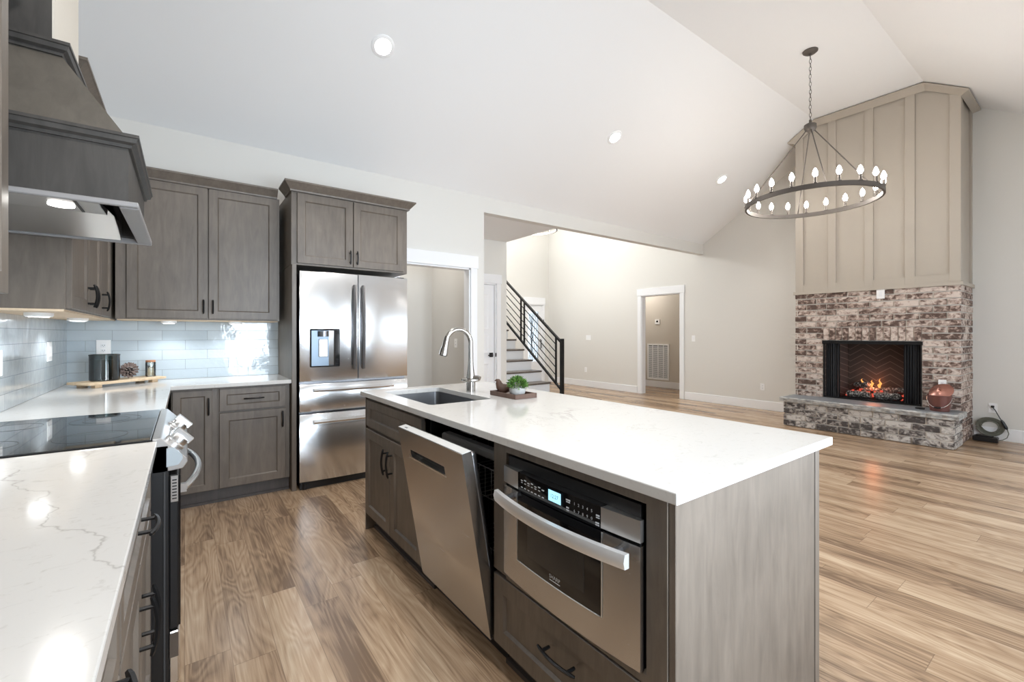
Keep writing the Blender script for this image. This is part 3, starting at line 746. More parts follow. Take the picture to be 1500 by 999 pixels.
b = nb(); lathe(b, [(0, 0), (.045, 0), (.045, .045), (0, .045)], (.94, 3.955, 1.268), 16); obj('dispenser_chute', b, M_DKSTEEL, r, smooth=True)
b = nb(); box(b, .902, .975, 3.946, 3.957, 1.095, 1.245); obj('dispenser_paddle', b, M_STEELB, r, bevel=.006)
b = nb(); box(b, .765, 1.690, 3.985, 4.06, .0, .055); obj('base_grille', b, M_BLACKP, r)
for x in (.80, 1.64): obj('foot', cyl(nb(), (x, 3.99, 0), .02, .05, 10), M_BLACKP, r)
for xh in (.77, 1.62): obj('hinge_cover', box(nb(), xh, xh + .07, 4.03, 4.10, 1.80, 1.825), M_BLACKP, r, bevel=.004)

# ================================================================ ISLAND
IX0, IX1, IY0, IY1 = .93, 1.90, .61, 2.95
SX0, SX1, SY0, SY1 = 1.042, 1.434, 2.138, 2.83
b = nb(); rr = .03
hole = []
for cx_, cy_, a0 in ((SX1 - rr, SY1 - rr, 0), (SX0 + rr, SY1 - rr, 1), (SX0 + rr, SY0 + rr, 2), (SX1 - rr, SY0 + rr, 3)):
    for k in range(5): a = (a0 + k / 4) * PI / 2; hole.append((cx_ + rr * math.cos(a), cy_ + rr * math.sin(a)))
outer = []
cs = [(IX1, IY1), (IX0, IY1), (IX0, IY0), (IX1, IY0)]
for i in range(4):                                # outer points matching the hole points, corner fans
    for k in range(5): outer.append(cs[i])
def ringv(pts, z): return [b.verts.new((p[0], p[1], z)) for p in pts]
ot = [b.verts.new((*c, .915)) for c in cs]; ob = [b.verts.new((*c, .885)) for c in cs]
ht, hb = ringv(hole, .915), ringv(hole, .885); n = len(hole)
for (o4, h) in ((ot, ht), (ob, hb)):
    for i in range(4):
        for k in range(4): b.faces.new((o4[i], h[i * 5 + k], h[i * 5 + k + 1]))
        b.faces.new((o4[i], h[i * 5 + 4], h[(i * 5 + 5) % n], o4[(i + 1) % 4]))
for i in range(4): b.faces.new((ot[i], ot[(i + 1) % 4], ob[(i + 1) % 4], ob[i]))
for i in range(n): b.faces.new((ht[i], hb[i], hb[(i + 1) % n], ht[(i + 1) % n]))
single('countertop', b, M_QUARTZ, 'white quartz island countertop with an undermount sink cut into it', 'countertop', (1.4, 1.8, .885), bevel=.003, seg=2)

FI = FR('-x', .975)
def open_cabinet(name, label, y0, y1, group):
    r = thing(name, label, 'cabinet', (1.4, (y0 + y1) / 2, 0), group)
    b = nb(); box(b, .975, 1.80, y0, y0 + .018, .105, .884); box(b, .975, 1.80, y1 - .018, y1, .105, .884); box(b, .975, 1.80, y0 + .018, y1 - .018, .105, .123); box(b, 1.785, 1.80, y0 + .018, y1 - .018, .123, .884)
    obj('carcass', b, M_CAB, r)
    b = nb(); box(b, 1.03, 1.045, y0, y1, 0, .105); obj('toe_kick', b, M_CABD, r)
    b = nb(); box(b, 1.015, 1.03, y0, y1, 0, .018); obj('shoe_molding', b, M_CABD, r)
    return r
GI = 'island cabinets'
r = open_cabinet('sink_cabinet', 'island cabinet under the sink with a false drawer and two doors', 2.041, 2.93, GI)
b = nb(); box(b, .975, .992, 2.059, 2.912, .845, .884); box(b, .975, .992, 2.041, 2.075, .123, .884); box(b, .975, .992, 2.90, 2.93, .123, .884); box(b, .975, .992, 2.075, 2.90, .672, .690); box(b, .975, .992, 2.47, 2.51, .123, .672); obj('face_frame', b, M_CAB, r)
d = obj('drawer_front', shaker(FI, 2.068, 2.902, .692, .862, .02, .048), M_CAB, r)
d = obj('door', shaker(FI, 2.495, 2.922, .118, .674), M_CAB, r); obj('handle', pull_bm(FI, 2.53, .542, .15, True), M_BLACK, d)
d = obj('door', shaker(FI, 2.060, 2.487, .118, .674), M_CAB, r); obj('handle', pull_bm(FI, 2.455, .542, .15, True), M_BLACK, d)

r = open_cabinet('microwave_cabinet', 'island cabinet at the near corner holding the microwave over a drawer', .655, 1.418, GI)
b = nb(); box(b, .957, .975, 1.335, 1.416, .395, .884); box(b, .957, .975, .655, .716, .105, .884); box(b, .957, .975, .716, 1.335, .852, .884); box(b, .957, .975, .716, 1.335, .385, .41)
obj('face_frame', b, M_CAB, r)
b = nb(); box(b, .98, 1.78, .673, 1.40, .385, .40); obj('shelf', b, M_CAB, r)
b = nb(); box(b, .99, 1.0, .673, 1.40, .852, .884); obj('top_rail', b, M_BLACKP, r)
d = obj('drawer_front', shaker(FR('-x', .975), .722, 1.412, .118, .380, .022, .062), M_CAB, r); obj('handle', pull_bm(FI, 1.035, .272, .17, False, .022), M_BLACK, d)

r = thing('island_end_panel', 'tall flat grey wood panel closing the near end of the island', 'panel', (1.4, .64, 0))
b = nb(); box(b, .962, 1.800, .634, .6545, 0, .8845); obj('panel', b, M_CAB, r, bevel=.0015)
b = nb(); box(b, 1.8015, 1.810, .642, .6545, 0, .8845); obj('groove', b, M_BLACKP, r)
b = nb(); box(b, 1.811, 1.845, .634, 2.93, 0, .8845); obj('back_panel', b, M_CAB, r, bevel=.0015)
r = thing('island_end_panel', 'flat wood panel closing the far end of the island toward the refrigerator', 'panel', (1.4, 2.935, 0))
b = nb(); box(b, .962, 1.80, 2.931, 2.943, 0, .8845); obj('panel', b, M_CAB, r, bevel=.0015)

# sink
r = thing('sink', 'rectangular undermount stainless sink bowl in the island countertop', 'sink', (1.238, 2.484, .66))
b = nb(); lo, hi = .665, .8845
def rrect(x0, x1, y0, y1, rr, z):
    out = []
    for cx_, cy_, a0 in ((x1 - rr, y1 - rr, 0), (x0 + rr, y1 - rr, 1), (x0 + rr, y0 + rr, 2), (x1 - rr, y0 + rr, 3)):
        for k in range(5): a = (a0 + k / 4) * PI / 2; out.append(b.verts.new((cx_ + rr * math.cos(a), cy_ + rr * math.sin(a), z)))
    return out
e = .006
R_ = [rrect(SX0 - .025, SX1 + .025, SY0 - .025, SY1 + .025, .04, hi), rrect(SX0 - e, SX1 + e, SY0 - e, SY1 + e, .032, hi), rrect(SX0 - e, SX1 + e, SY0 - e, SY1 + e, .032, lo + .015), rrect(SX0 + .012, SX1 - .012, SY0 + .012, SY1 - .012, .03, lo)]
for A, B in zip(R_, R_[1:]):
    for k in range(20): b.faces.new((A[k], A[(k + 1) % 20], B[(k + 1) % 20], B[k]))
b.faces.new(R_[-1]); bowl = obj('bowl', b, M_SINK, r, smooth=True)
obj('drain', lathe(nb(), [(0, lo + .001), (.03, lo + .001), (.042, lo + .004), (.045, lo + .0005)], (1.30, 2.484, 0), 20), M_STEELB, r, smooth=True)

# faucet
FXc, FYc = 1.506, 2.50
r = thing('faucet', 'brushed nickel gooseneck pull-down faucet standing behind the sink', 'faucet', (FXc, FYc, .915))
obj('base', lathe(nb(), [(0, .915), (.030, .915), (.030, .978), (0, .978)], (FXc, FYc, 0), 28), M_NICKEL, r, smooth=True)
b = nb(); lathe(b, [(0, .978), (.056, .980), (.064, .988), (.062, .997), (.044, 1.002), (0, 1.003)], (FXc, FYc, 0), 28)
obj('collar', b, M_NICKEL, r, smooth=True)
b = nb(); tube(b, [(FXc + .012, FYc - .02, 1.004), (FXc + .03, FYc - .042, 1.006), (FXc + .040, FYc - .056, 1.003)], [.016, .014, .011], 10); obj('lever', b, M_NICKEL, r, smooth=True)
pts = [(FXc, FYc, 1.0), (FXc, FYc, 1.02), (FXc, FYc, 1.06), (FXc, FYc, 1.11), (FXc, FYc, 1.23)]; rs = [.030, .027, .021, .017, .0155]
AR = .088
for k in range(1, 15):
    a = PI * k / 16.0; pts.append((FXc - AR + AR * math.cos(a), FYc + .01 * k / 15, 1.23 + AR * math.sin(a))); rs.append(.0152)
b = nb(); tube(b, pts, rs, 14); obj('neck', b, M_NICKEL, r, smooth=True)
p = Vector(pts[-1]); dr = Vector((-.22, .05, -1)).normalized()
b = nb(); tube(b, [p - dr * .01, p + dr * .012, p + dr * .05, p + dr * .095, p + dr * .112], [.0165, .0175, .020, .0265, .0265], 16); obj('spray_head', b, M_NICKEL, r, smooth=True)
b = nb(); lathe(b, [(0, 0), (.022, 0), (.022, .004), (0, .004)], p + dr * .1125, 16, dr); obj('spray_face', b, M_BLACKP, r)

# ================================================================ DISHWASHER (door ajar)
r = thing('dishwasher', 'stainless dishwasher with its door tilted half open in the island', 'dishwasher', (1.3, 1.729, 0))
y0, y1 = 1.422, 2.036
b = nb(); box(b, .99, 1.60, y0, y0 + .012, .11, .872); box(b, .99, 1.60, y1 - .012, y1, .11, .872); box(b, .99, 1.60, y0 + .012, y1 - .012, .86, .872); box(b, .99, 1.60, y0 + .012, y1 - .012, .11, .13); box(b, 1.588, 1.60, y0 + .012, y1 - .012, .13, .86)
obj('tub', b, M_BLACKP, r)
b = nb(); box(b, .985, .995, y0 + .002, y1 - .002, .868, .880); box(b, .984, .990, y0 + .2, y0 + .30, .858, .868); obj('top_bracket', b, M_DKSTEEL, r)
b = nb(); box(b, 1.0, 1.05, y0 + .03, y1 - .10, .775, .815); obj('upper_rack_front', b, M_RACK, r, bevel=.008)
def rack(z0, z1, x0):
    b = nb()
    for z in (z0, z1):
        tube(b, [(x0, y0 + .03, z), (x0, y1 - .03, z), (1.55, y1 - .03, z), (1.55, y0 + .03, z)], .0028, 5, closed=True)
    for k in range(13):
        y = y0 + .03 + (y1 - y0 - .06) * k / 12; tube(b, [(x0, y, z1), (x0, y, z0), (1.55, y, z0), (1.55, y, z1)], .0022, 5)
    for k in range(7):
        for s in (y0 + .03, y1 - .03): tube(b, [(x0 + .08 * k, s, z0), (x0 + .08 * k, s, z1)], .0022, 5)
    return b
obj('upper_rack', rack(.62, .74, 1.0), M_RACK, r); obj('lower_rack', rack(.26, .42, 1.0), M_RACK, r)
b = nb(); box(b, 1.03, 1.04, y0, y1, 0, .10); obj('toe_panel', b, M_BLACKP, r)
# door built upright (bottom hinge at x=.948, z=.112), then leaned outward
HG = Vector((.952, 0, .112)); ang = math.radians(9.9)
Rm = Matrix.Rotation(-ang, 4, 'Y')
def lean(b):
    for v in b.verts: v.co = HG + (Rm @ (v.co - HG))
    return b
dh = .745
b = nb(); zb = .112; dx0, dx1 = .948, .990
# front skin with a pocket handle
pz0, pz1, py0, py1 = zb + dh - .128, zb + dh - .088, y0 + .17, y1 - .115
box(b, dx0, dx1, y0 + .003, y1 - .003, zb, pz0); box(b, dx0, dx1, y0 + .003, y1 - .003, pz1, zb + dh); box(b, dx0, dx1, y0 + .003, py0, pz0, pz1); box(b, dx0, dx1, py1, y1 - .003, pz0, pz1); box(b, dx0 + .03, dx1, py0, py1, pz0, pz1)
door = obj('door', lean(b), M_STEELY, r)
b = nb(); box(b, dx0 + .028, dx0 + .0295, py0, py1, pz0, pz1); obj('pocket_handle', lean(b), M_BLACKP, door)
b = nb(); box(b, dx0 - .0006, dx0 + .004, py0 - .004, py1 + .03, pz0 - .004, pz0 + .003); box(b, dx0 + .002, dx0 + .028, py1 - .06, py1, pz0, pz0 + .003); obj('handle_lip', lean(b), M_STEELB, door)
b = nb(); box(b, dx0 + .003, dx1 - .002, y0 + .004, y1 - .004, zb + dh, zb + dh + .002); obj('top_edge', lean(b), mat('brushed top edge', srgb(212, 212, 210), .4, .3), door)
b = nb(); box(b, dx0 + .014, dx0 + .021, y1 - .075, y1 - .05, zb + dh + .002, zb + dh + .0028); obj('top_mark', lean(b), M_DKSTEEL, door)
b = nb(); box(b, dx1, dx1 + .03, y0 + .018, y1 - .018, zb + .03, zb + dh - .012); obj('inner_liner', lean(b), M_DKSTEEL, door, bevel=.012, seg=3)

# ================================================================ DRAWER MICROWAVE
r = thing('drawer_microwave', 'stainless drawer microwave with a bowed handle built into the island', 'microwave', (1.2, 1.025, .40))
ya, yb_ = .722, 1.326
b = nb(); box(b, .955, 1.55, ya + .01, yb_ - .01, .412, .845); obj('housing', b, M_BLACKP, r)
xc_, hw_ = (ya + yb_) / 2, (yb_ - ya) / 2
def mwx(y, bow): return .940 - bow * (1 - ((y - xc_) / hw_) ** 2)
def bowed(y0, y1, z0, z1, back, bow=.018, off=0.0, n=14):
    b = nb(); rows = []
    for i in range(n + 1):
        y = y0 + (y1 - y0) * i / n; x = mwx(y, bow) - off
        rows.append([b.verts.new((back, y, z0)), b.verts.new((x, y, z0)), b.verts.new((x, y, z1)), b.verts.new((back, y, z1))])
    for A, B in zip(rows, rows[1:]):
        for k in range(4): b.faces.new((A[k], A[(k + 1) % 4], B[(k + 1) % 4], B[k]))
    b.faces.new(rows[0][::-1]); b.faces.new(rows[-1]); return b
cpn = obj('control_panel', bowed(.846, 1.228, .748, .812, .9545), M_BGLASS, r, smooth=True, angle=50)
obj('panel_end', bowed(1.2285, yb_, .752, .810, .9545), M_STEELB, r, smooth=True, angle=50)
obj('panel_end', bowed(ya, .8455, .752, .810, .9545), M_STEELB, r, smooth=True, angle=50)
dd = obj('drawer', bowed(ya, yb_, .420, .742, .9545, .018), M_STEELY, r, smooth=True, angle=50)
b = bowed(.846, 1.228, .508, .744, .9540, .018, .0012)
obj('window', b, M_BGLASS, dd, smooth=True, angle=50)
b = bowed(.905, 1.17, .545, .70, .9540, .018, .0018); obj('window_screen', b, mat('screen glass', (.02, .02, .02), .15), dd, smooth=True, angle=50)
b = nb(); tr = []
for k in range(25):
    t = k / 24; y = .842 + (1.232 - .842) * t; tr.append((mwx(y, .018) - .0015, y, .5065))
tube(b, [(mwx(.842, .018) - .0015, .842, .74)] + tr + [(mwx(1.232, .018) - .0015, 1.232, .74)], .0018, 5); obj('window_trim', b, M_STEELB, dd)
def on_front(o2): return lambda u, v, w: Vector((mwx(u, .018) - o2 - w, u, v))
hb_ = nb(); rows = []
for i in range(25):
    t = i / 24; y = ya + .012 + (yb_ - ya - .018) * t; x = .898 - .034 * (1 - (2 * t - 1) ** 2)
    rows.append([hb_.verts.new((x + dx, y, .712 + dz)) for dx, dz in ((.012, -.019), (-.004, -.019), (-.009, 0), (-.004, .019), (.012, .019))])
for A, B in zip(rows, rows[1:]):
    for k in range(5): hb_.faces.new((A[k], A[(k + 1) % 5], B[(k + 1) % 5], B[k]))
hb_.faces.new(rows[0]); hb_.faces.new(rows[-1])
obj('handle', hb_, mat('satin aluminium', (.88, .88, .88), .4, .7), dd, smooth=True, angle=40)
for yy in (ya + .06, yb_ - .06): obj('handle_post', tube(nb(), [(.90, yy, .716), (.94, yy, .716)], .011, 8), M_DKSTEEL, dd)
F0 = on_front(.0006)
b = nb(); fbox(b, F0, .992, 1.066, .757, .806, -.004, .0); obj('display_frame', b, mat('display bezel', srgb(20, 34, 42), .1), cpn)
b = nb(); fbox(b, F0, 1.001, 1.058, .768, .802, -.003, .0006); obj('display', b, M_LCD, cpn)
M_INK = mat('grey lettering', srgb(205, 208, 212), .6)
M_LCDT = mat('lcd digits', srgb(24, 70, 110), .5)
obj('clock_digits', text_bm('12:27', .017, F0, 1.030, .785, .0012, flip=True), M_LCDT, cpn)
for i, ch in enumerate('12345'): obj('key_digit', text_bm(ch, .012, F0, .943 - .0165 * i, .790, .0006, flip=True), M_INK, cpn)
for i, ch in enumerate('67890'): obj('key_digit', text_bm(ch, .012, F0, .943 - .0165 * i, .769, .0006, flip=True), M_INK, cpn)
b = nb()
for (u, v, w_, h_) in [(.970, .793, .017, .004), (.970, .787, .015, .003), (.972, .770, .010, .004), (.972, .763, .010, .003), (.856, .783, .012, .004), (.856, .777, .012, .003), (.858, .762, .012, .004), (.858, .756, .012, .003)] + \
        [(1.203 - .0195 * i, .789 + (.004 if i % 2 else 0), .011, .0032) for i in range(7)] + [(1.203 - .0195 * i, .782, .009, .0026) for i in range(6)] + [(1.203 - .0195 * i, .766, .010, .003) for i in range(7)]:
    fbox(b, F0, u - w_ / 2, u + w_ / 2, v - h_ / 2, v + h_ / 2, -.003, .0004)
obj('key_marking', b, M_INK, cpn)
obj('lettering', text_bm('SHARP', .017, on_front(.0014), 1.028, .533, .0008, flip=True), M_INK, dd)
b = nb(); fbox(b, on_front(.0014), 1.004, 1.052, .5205, .5225, -.002, .0006); obj('lettering_line', b, M_INK, dd)

# ================================================================ THINGS ON THE COUNTERS
r = thing('tray', 'small dark wood tray with low rim on the island countertop', 'tray', (1.60, 2.155, .915))
b = nb(); box(b, 1.515, 1.665, 2.025, 2.275, .9155, .925); obj('tray_base', b, M_WALNUT, r)
b = nb(); box(b, 1.511, 1.520, 2.02, 2.28, .9155, .942); box(b, 1.661, 1.670, 2.02, 2.28, .9155, .942); box(b, 1.520, 1.661, 2.02, 2.029, .9155, .942); box(b, 1.520, 1.661, 2.271, 2.28, .9155, .942); obj('rim', b, M_WALNUT, r, bevel=.001)
PX, PY = 1.590, 2.105
r = thing('potted_plant', 'small round green plant in a grey cement pot on the tray', 'plant', (PX, PY, .925))
obj('pot', lathe(nb(), [(0, .9255), (.034, .9255), (.044, .935), (.049, .955), (.047, .976), (.042, .980), (.040, .976), (0, .972)], (PX, PY, 0), 28), M_POT, r, smooth=True)
b = nb()
for i in range(900):
    th_ = math.acos(1 - 1.25 * random.random()); ph = random.random() * 2 * PI; d = Vector((math.sin(th_) * math.cos(ph), math.sin(th_) * math.sin(ph), math.cos(th_) * .92))
    c = Vector((PX, PY, .985)) + Vector((d.x * .052, d.y * .052, d.z * .050)) * (.55 + .45 * random.random()); o_ = d.orthogonal().normalized(); o_.rotate(Matrix.Rotation(random.random() * 6.28, 3, d)); ln = .016 + .008 * random.random(); tip = c + (d + o_ * .7 * random.random()).normalized() * ln; s = d.cross(o_) * .0032; mid = (c + tip) / 2 + d * .001
    vs = [b.verts.new(q) for q in (c, mid + s, tip, mid - s)]; b.faces.new(vs)
obj('foliage', b, M_LEAF, r)
BX, BY = 1.572, 2.222
r = thing('bird_figurine', 'small dark brown wooden bird figurine on the tray beside the plant', 'figurine', (BX, BY, .9255))
fd = Vector((-.80, .60, 0))                       # beak direction
prof = [(-.066, .052, .003), (-.050, .046, .0095), (-.030, .038, .021), (-.008, .031, .0295), (.010, .033, .0305), (.022, .045, .026), (.028, .059, .0205), (.031, .069, .0185), (.036, .079, .0155), (.043, .082, .009), (.049, .080, .0045), (.056, .078, .0008)]
b = nb(); tube(b, [Vector((BX, BY, .9255 + h_)) + fd * a_ for a_, h_, _ in prof], [q[2] for q in prof], 18)
zm = min(v.co.z for v in b.verts); bmesh.ops.translate(b, verts=b.verts, vec=(0, 0, .9258 - zm)); obj('body', b, M_BIRD, r, smooth=True, angle=60)

A_ = Vector((-.517, 4.117, 0)); dL = Vector((.755, .656, 0)); dW = Vector((-.656, .755, 0))
def P_(s, t, z): q = A_ + dL * s + dW * t; return Vector((q.x, q.y, z))
r = thing('riser_board', 'long pale wooden riser tray on small feet in the counter corner', 'riser', tuple(P_(.27, .11, .915)))
def obox(b, s0, s1, t0, t1, z0, z1):
    return hexa(b, [P_(s0, t0, z0), P_(s1, t0, z0), P_(s1, t1, z0), P_(s0, t1, z0), P_(s0, t0, z1), P_(s1, t0, z1), P_(s1, t1, z1), P_(s0, t1, z1)])
obj('board', obox(nb(), 0, .53, 0, .21, .937, .955), M_BIRCH, r, bevel=.002)
for s in (.045, .435):
    for t in (.02, .15): obj('foot', obox(nb(), s, s + .045, t, t + .04, .9152, .937), M_BIRCH, r, bevel=.002)
c = P_(.165, .108, 0)
r = thing('candle', 'large dark green glass jar candle on the pale riser board', 'candle', (c.x, c.y, .955))
obj('jar', lathe(nb(), [(0, .9555), (.078, .9555), (.084, .962), (.084, 1.130), (.087, 1.140), (.084, 1.143), (.080, 1.140), (.080, .970), (0, .968)], (c.x, c.y, 0), 40), M_GREEN, r, smooth=True)
obj('wax', lathe(nb(), [(0, .969), (.0785, .969), (.0785, 1.105), (0, 1.103)], (c.x, c.y, 0), 36), mat('candle wax green', srgb(58, 66, 58), .35), r, smooth=True)
for k in range(3):
    a = 2.1 * k; obj('wick', cyl(nb(), (c.x + .03 * math.cos(a), c.y + .03 * math.sin(a), 1.10), .0015, .018, 6), M_BLACKP, r)
c = P_(.325, .10, 0); cc = Vector((c.x, c.y, 1.006))
r = thing('pinecone', 'brown pinecone lying between the dark candle and the match jar', 'pinecone', (c.x, c.y, .955))
obj('core', ball(nb(), cc, .030, .030, .032), M_CONE, r)
ax = Vector((.35, -.72, .45)).normalized(); b = nb(); q = Vector((0, 0, 1)).rotation_difference(ax)
for i in range(64):
    t = (i + .5) / 64; zz = -1 + 1.9 * t; rad = math.sqrt(max(0, 1 - zz * zz)) ; a = i * 2.39996
    d = Vector((math.cos(a) * max(rad, .2), math.sin(a) * max(rad, .2), zz * .9 + .25)).normalized(); base_ = Vector((math.cos(a) * rad * .028, math.sin(a) * rad * .028, zz * .034)); L_ = .033; s = Vector((-math.sin(a), math.cos(a), 0)) * .0080
    up_ = d.cross(s).normalized() * .0022; tip = base_ + d * L_
    pts = [base_ - s * .3, base_ + s * .3, base_ + d * L_ * .7 + s, tip + up_, base_ + d * L_ * .7 - s]
    lo_ = [b.verts.new(cc + q @ p_) for p_ in pts]; hi_ = [b.verts.new(cc + q @ (p_ + up_)) for p_ in pts]
    b.faces.new(lo_[::-1]); b.faces.new(hi_)
    for k in range(5): b.faces.new((lo_[k], lo_[(k + 1) % 5], hi_[(k + 1) % 5], hi_[k]))
zmin = min(v.co.z for v in b.verts); bmesh.ops.translate(b, verts=b.verts, vec=(0, 0, max(0, .9555 - zmin)))
obj('scales', b, M_CONET, r)
c = P_(.485, .10, 0)
r = thing('match_jar', 'small clear glass jar of matches with a cork lid on the riser board', 'jar', (c.x, c.y, .955))
obj('glass_jar', lathe(nb(), [(0, .9555), (.030, .9555), (.033, .960), (.033, 1.062), (.031, 1.068), (.029, 1.066), (.030, .962), (0, .960)], (c.x, c.y, 0), 28), M_CLEAR, r, smooth=True)
obj('cork_lid', cyl(nb(), (c.x, c.y, 1.0685), .031, .014, 24), M_CORK, r)
b = nb(); h = nb()
for i in range(60):
    a = random.random() * 6.28; rr_ = .024 * math.sqrt(random.random()); a2 = a + random.uniform(-.9, .9); p0 = Vector((c.x + rr_ * math.cos(a), c.y + rr_ * math.sin(a), .962)); p1 = Vector((c.x + .024 * math.cos(a2), c.y + .024 * math.sin(a2), 1.022 + .016 * random.random()))
    tube(b, [p0, p1], .0015, 4); tube(h, [p1 - (p1 - p0) * .03, p1 + (p1 - p0) * .04], .0024, 5)
o = obj('matches', b, M_MATCH, r); o['kind'] = 'stuff'; o = obj('match_heads', h, M_BLACKP, r); o['kind'] = 'stuff'

# ================================================================ OUTLETS, SWITCHES, THERMOSTAT, GRILLE
def plate(fr, u, v, kind, label, wd=.075, h=.118, slot=None):
    c = fr(u, v, 0)
    r = thing('light_switch' if kind == 'switch' else 'power_outlet', label, 'switch' if kind == 'switch' else 'outlet', tuple(c), None)
    o = obj('cover_plate', fbox(nb(), fr, u - wd / 2, u + wd / 2, v - h / 2, v + h / 2, .0005, .006), M_WHITE, r, bevel=.002)
    if kind == 'switch':
        n = 2 if wd > .1 else 1
        for k in range(n): obj('rocker', fbox(nb(), fr, u - .016 + (k - (n - 1) / 2) * .046, u + .016 + (k - (n - 1) / 2) * .046, v - .033, v + .033, .006, .010), M_TRIM, r, bevel=.002)
    elif kind == 'outlet':
        b = nb()
        for s in (-.020, .020):
            fbox(b, fr, u - .016, u + .016, v + s - .014, v + s + .014, .006, .0075)
        obj('socket', b, M_TRIM, r, bevel=.003)
        b = nb()
        for s in (-.020, .020):
            for t in (-.006, .006): fbox(b, fr, u + t - .0012, u + t + .0012, v + s - .003, v + s + .006, .0075, .0081)
            fbox(b, fr, u - .002, u + .002, v + s - .009, v + s - .006, .0075, .0081)
        obj('slots', b, M_BLACKP, r)
    return r
FT = FR('-y', YB - .012); FTL = FR('+x', XL + .012); FRW = FR('-x', XR)
plate(FT, -.505, 1.18, 'outlet', 'white outlet on the blue tile above the dark candle', .085, .125)
plate(FT, .322, 1.173, 'outlet', 'white outlet on the blue tile near the refrigerator panel')
plate(FTL, 4.09, 1.175, 'switch', 'white wall switch on the side tile near the corner', .12, .125)
plate(FTL, 3.10, 1.15, 'switch', 'white wall switch on the side tile at the left picture edge', .12, .125)
plate(FR('-x', 2.93), 5.245, 1.165, 'outlet', 'white outlet inside the pantry doorway beyond the faucet')
plate(FRW, 7.63, 1.20, 'switch', 'wide white light switch on the wall right of the stair railing', .165, .12)
plate(FRW, 7.72, .41, 'outlet', 'low white outlet on the wall right of the stair railing')
plate(FRW, 4.848, 1.20, 'switch', 'white light switch on the wall beside the hall doorway')
plate(FRW, 3.57, .385, 'outlet', 'low white outlet on the wall left of the fireplace')
plate(FR('-x', 7.2215), 1.795, 1.805, 'switch', 'white switch plate on the brick under the mantel', .085, .125)
po = plate(FRW, .887, .385, 'outlet', 'white outlet with a black cord plugged in right of the fireplace')
b = nb(); box(b, XR - .032, XR - .0065, .873, .901, .39, .415); obj('plug', b, M_BLACKP, po, bevel=.004)
FH = FR('-x', 9.235)
r = thing('thermostat', 'small white thermostat on the hall wall above the return grille', 'thermostat', (9.235, 6.58, 1.58))
obj('housing', fbox(nb(), FH, 6.515, 6.645, 1.52, 1.64, .0005, .025), M_WHITE, r, bevel=.004); obj('screen', fbox(nb(), FH, 6.555, 6.605, 1.57, 1.61, .025, .026), M_BGLASS, r)
r = thing('return_grille', 'large white return air grille on the hall wall inside the doorway', 'vent', (9.235, 6.56, .17))
g0, g1, h0, h1 = 6.26, 6.87, .18, 1.045
b = nb(); fbox(b, FH, g0, g1, h0, h0 + .035, .0005, .02); fbox(b, FH, g0, g1, h1 - .035, h1, .0005, .02); fbox(b, FH, g0, g0 + .035, h0 + .035, h1 - .035, .0005, .02); fbox(b, FH, g1 - .035, g1, h0 + .035, h1 - .035, .0005, .02)
for k in (1, 2, 3): fbox(b, FH, g0 + (g1 - g0) * k / 4 - .008, g0 + (g1 - g0) * k / 4 + .008, h0 + .035, h1 - .035, .0005, .017)
obj('frame', b, M_WHITE, r)
b = nb()
for k in range(32):
    z = h0 + .045 + .0245 * k
    hexa(b, [FH(g0 + .035, z, .004), FH(g1 - .035, z, .004), FH(g1 - .035, z - .010, .014), FH(g0 + .035, z - .010, .014), FH(g0 + .035, z + .003, .004), FH(g1 - .035, z + .003, .004), FH(g1 - .035, z - .007, .014), FH(g0 + .035, z - .007, .014)])
obj('louvers', b, M_WHITE, r)
obj('backing', fbox(nb(), FH, g0 + .03, g1 - .03, h0 + .03, h1 - .03, .0005, .003), mat('grille shadow grey', srgb(96, 100, 106), .8), r)

# ================================================================ FIREPLACE
FY0, FY1 = 1.06, 2.79
OY0, OY1, OZ0, OZ1 = 1.401, 2.436, .405, 1.19
PIT, BL, JT = .0823, .245, .0150
def bricks(b, fr, u0, u1, v0, v1, holes=(), th=.012, phase=0):
    def put(a0, a1, c0, c1):
        if a1 - a0 < .02 or c1 - c0 < .015: return
        j = .0025
        fbox(b, fr, a0 + random.uniform(-j, j) * .6, a1 + random.uniform(-j, j) * .6, c0 + random.uniform(-j, j), c1 + random.uniform(-j, j), 0, th + random.uniform(-.002, .004))
    row = 0; v = v0
    while v < v1 - .02:
        vt = min(v + PIT - JT, v1); u = u0 - (BL * .5 if (row + phase) % 2 else 0)
        while u < u1:
            a0, a1 = max(u, u0), min(u + BL - JT, u1)
            segs = [(a0, a1)]
            for (h0, h1, g0, g1) in holes:
                if vt > g0 + .01 and v < g1 - .01:
                    ns = []
                    for (p, q) in segs:
                        if q <= h0 or p >= h1: ns.append((p, q))
                        else:
                            if p < h0: ns.append((p, h0 - .004))
                            if q > h1: ns.append((h1 + .004, q))
                    segs = ns
            for p, q in segs: put(p, q, v, vt)
            u += BL
        row += 1; v += PIT
    return b
r = thing('fireplace', 'tall brick fireplace with a taupe panelled chimney and raised stone hearth', 'fireplace', (7.4, 1.925, 0))
b = nb(); x0, x1 = 7.242, XR - .001
box(b, x0, x1, FY0 + .012, OY0, .0, 1.86); box(b, x0, x1, OY1, FY1 - .012, .0, 1.86); box(b, x0, x1, OY0, OY1, OZ1, 1.86); box(b, x0, x1, OY0, OY1, 0, OZ0); box(b, 7.76, x1, OY0, OY1, OZ0, OZ1)
box(b, 6.852, x0, FY0 + .004, FY1 - .012, .004, .335)
obj('mortar_core', b, M_MORTAR, r)
b = nb(); SOL = (OY0 - .002, OY1 + .002, OZ1 + .008, 1.388)
bricks(b, FR('-x', 7.242), FY0, FY1, .40, 1.858, [(OY0 - .004, OY1 + .004, 0, OZ1 + .006), SOL])
n = 14; w_ = (SOL[1] - SOL[0]) / n
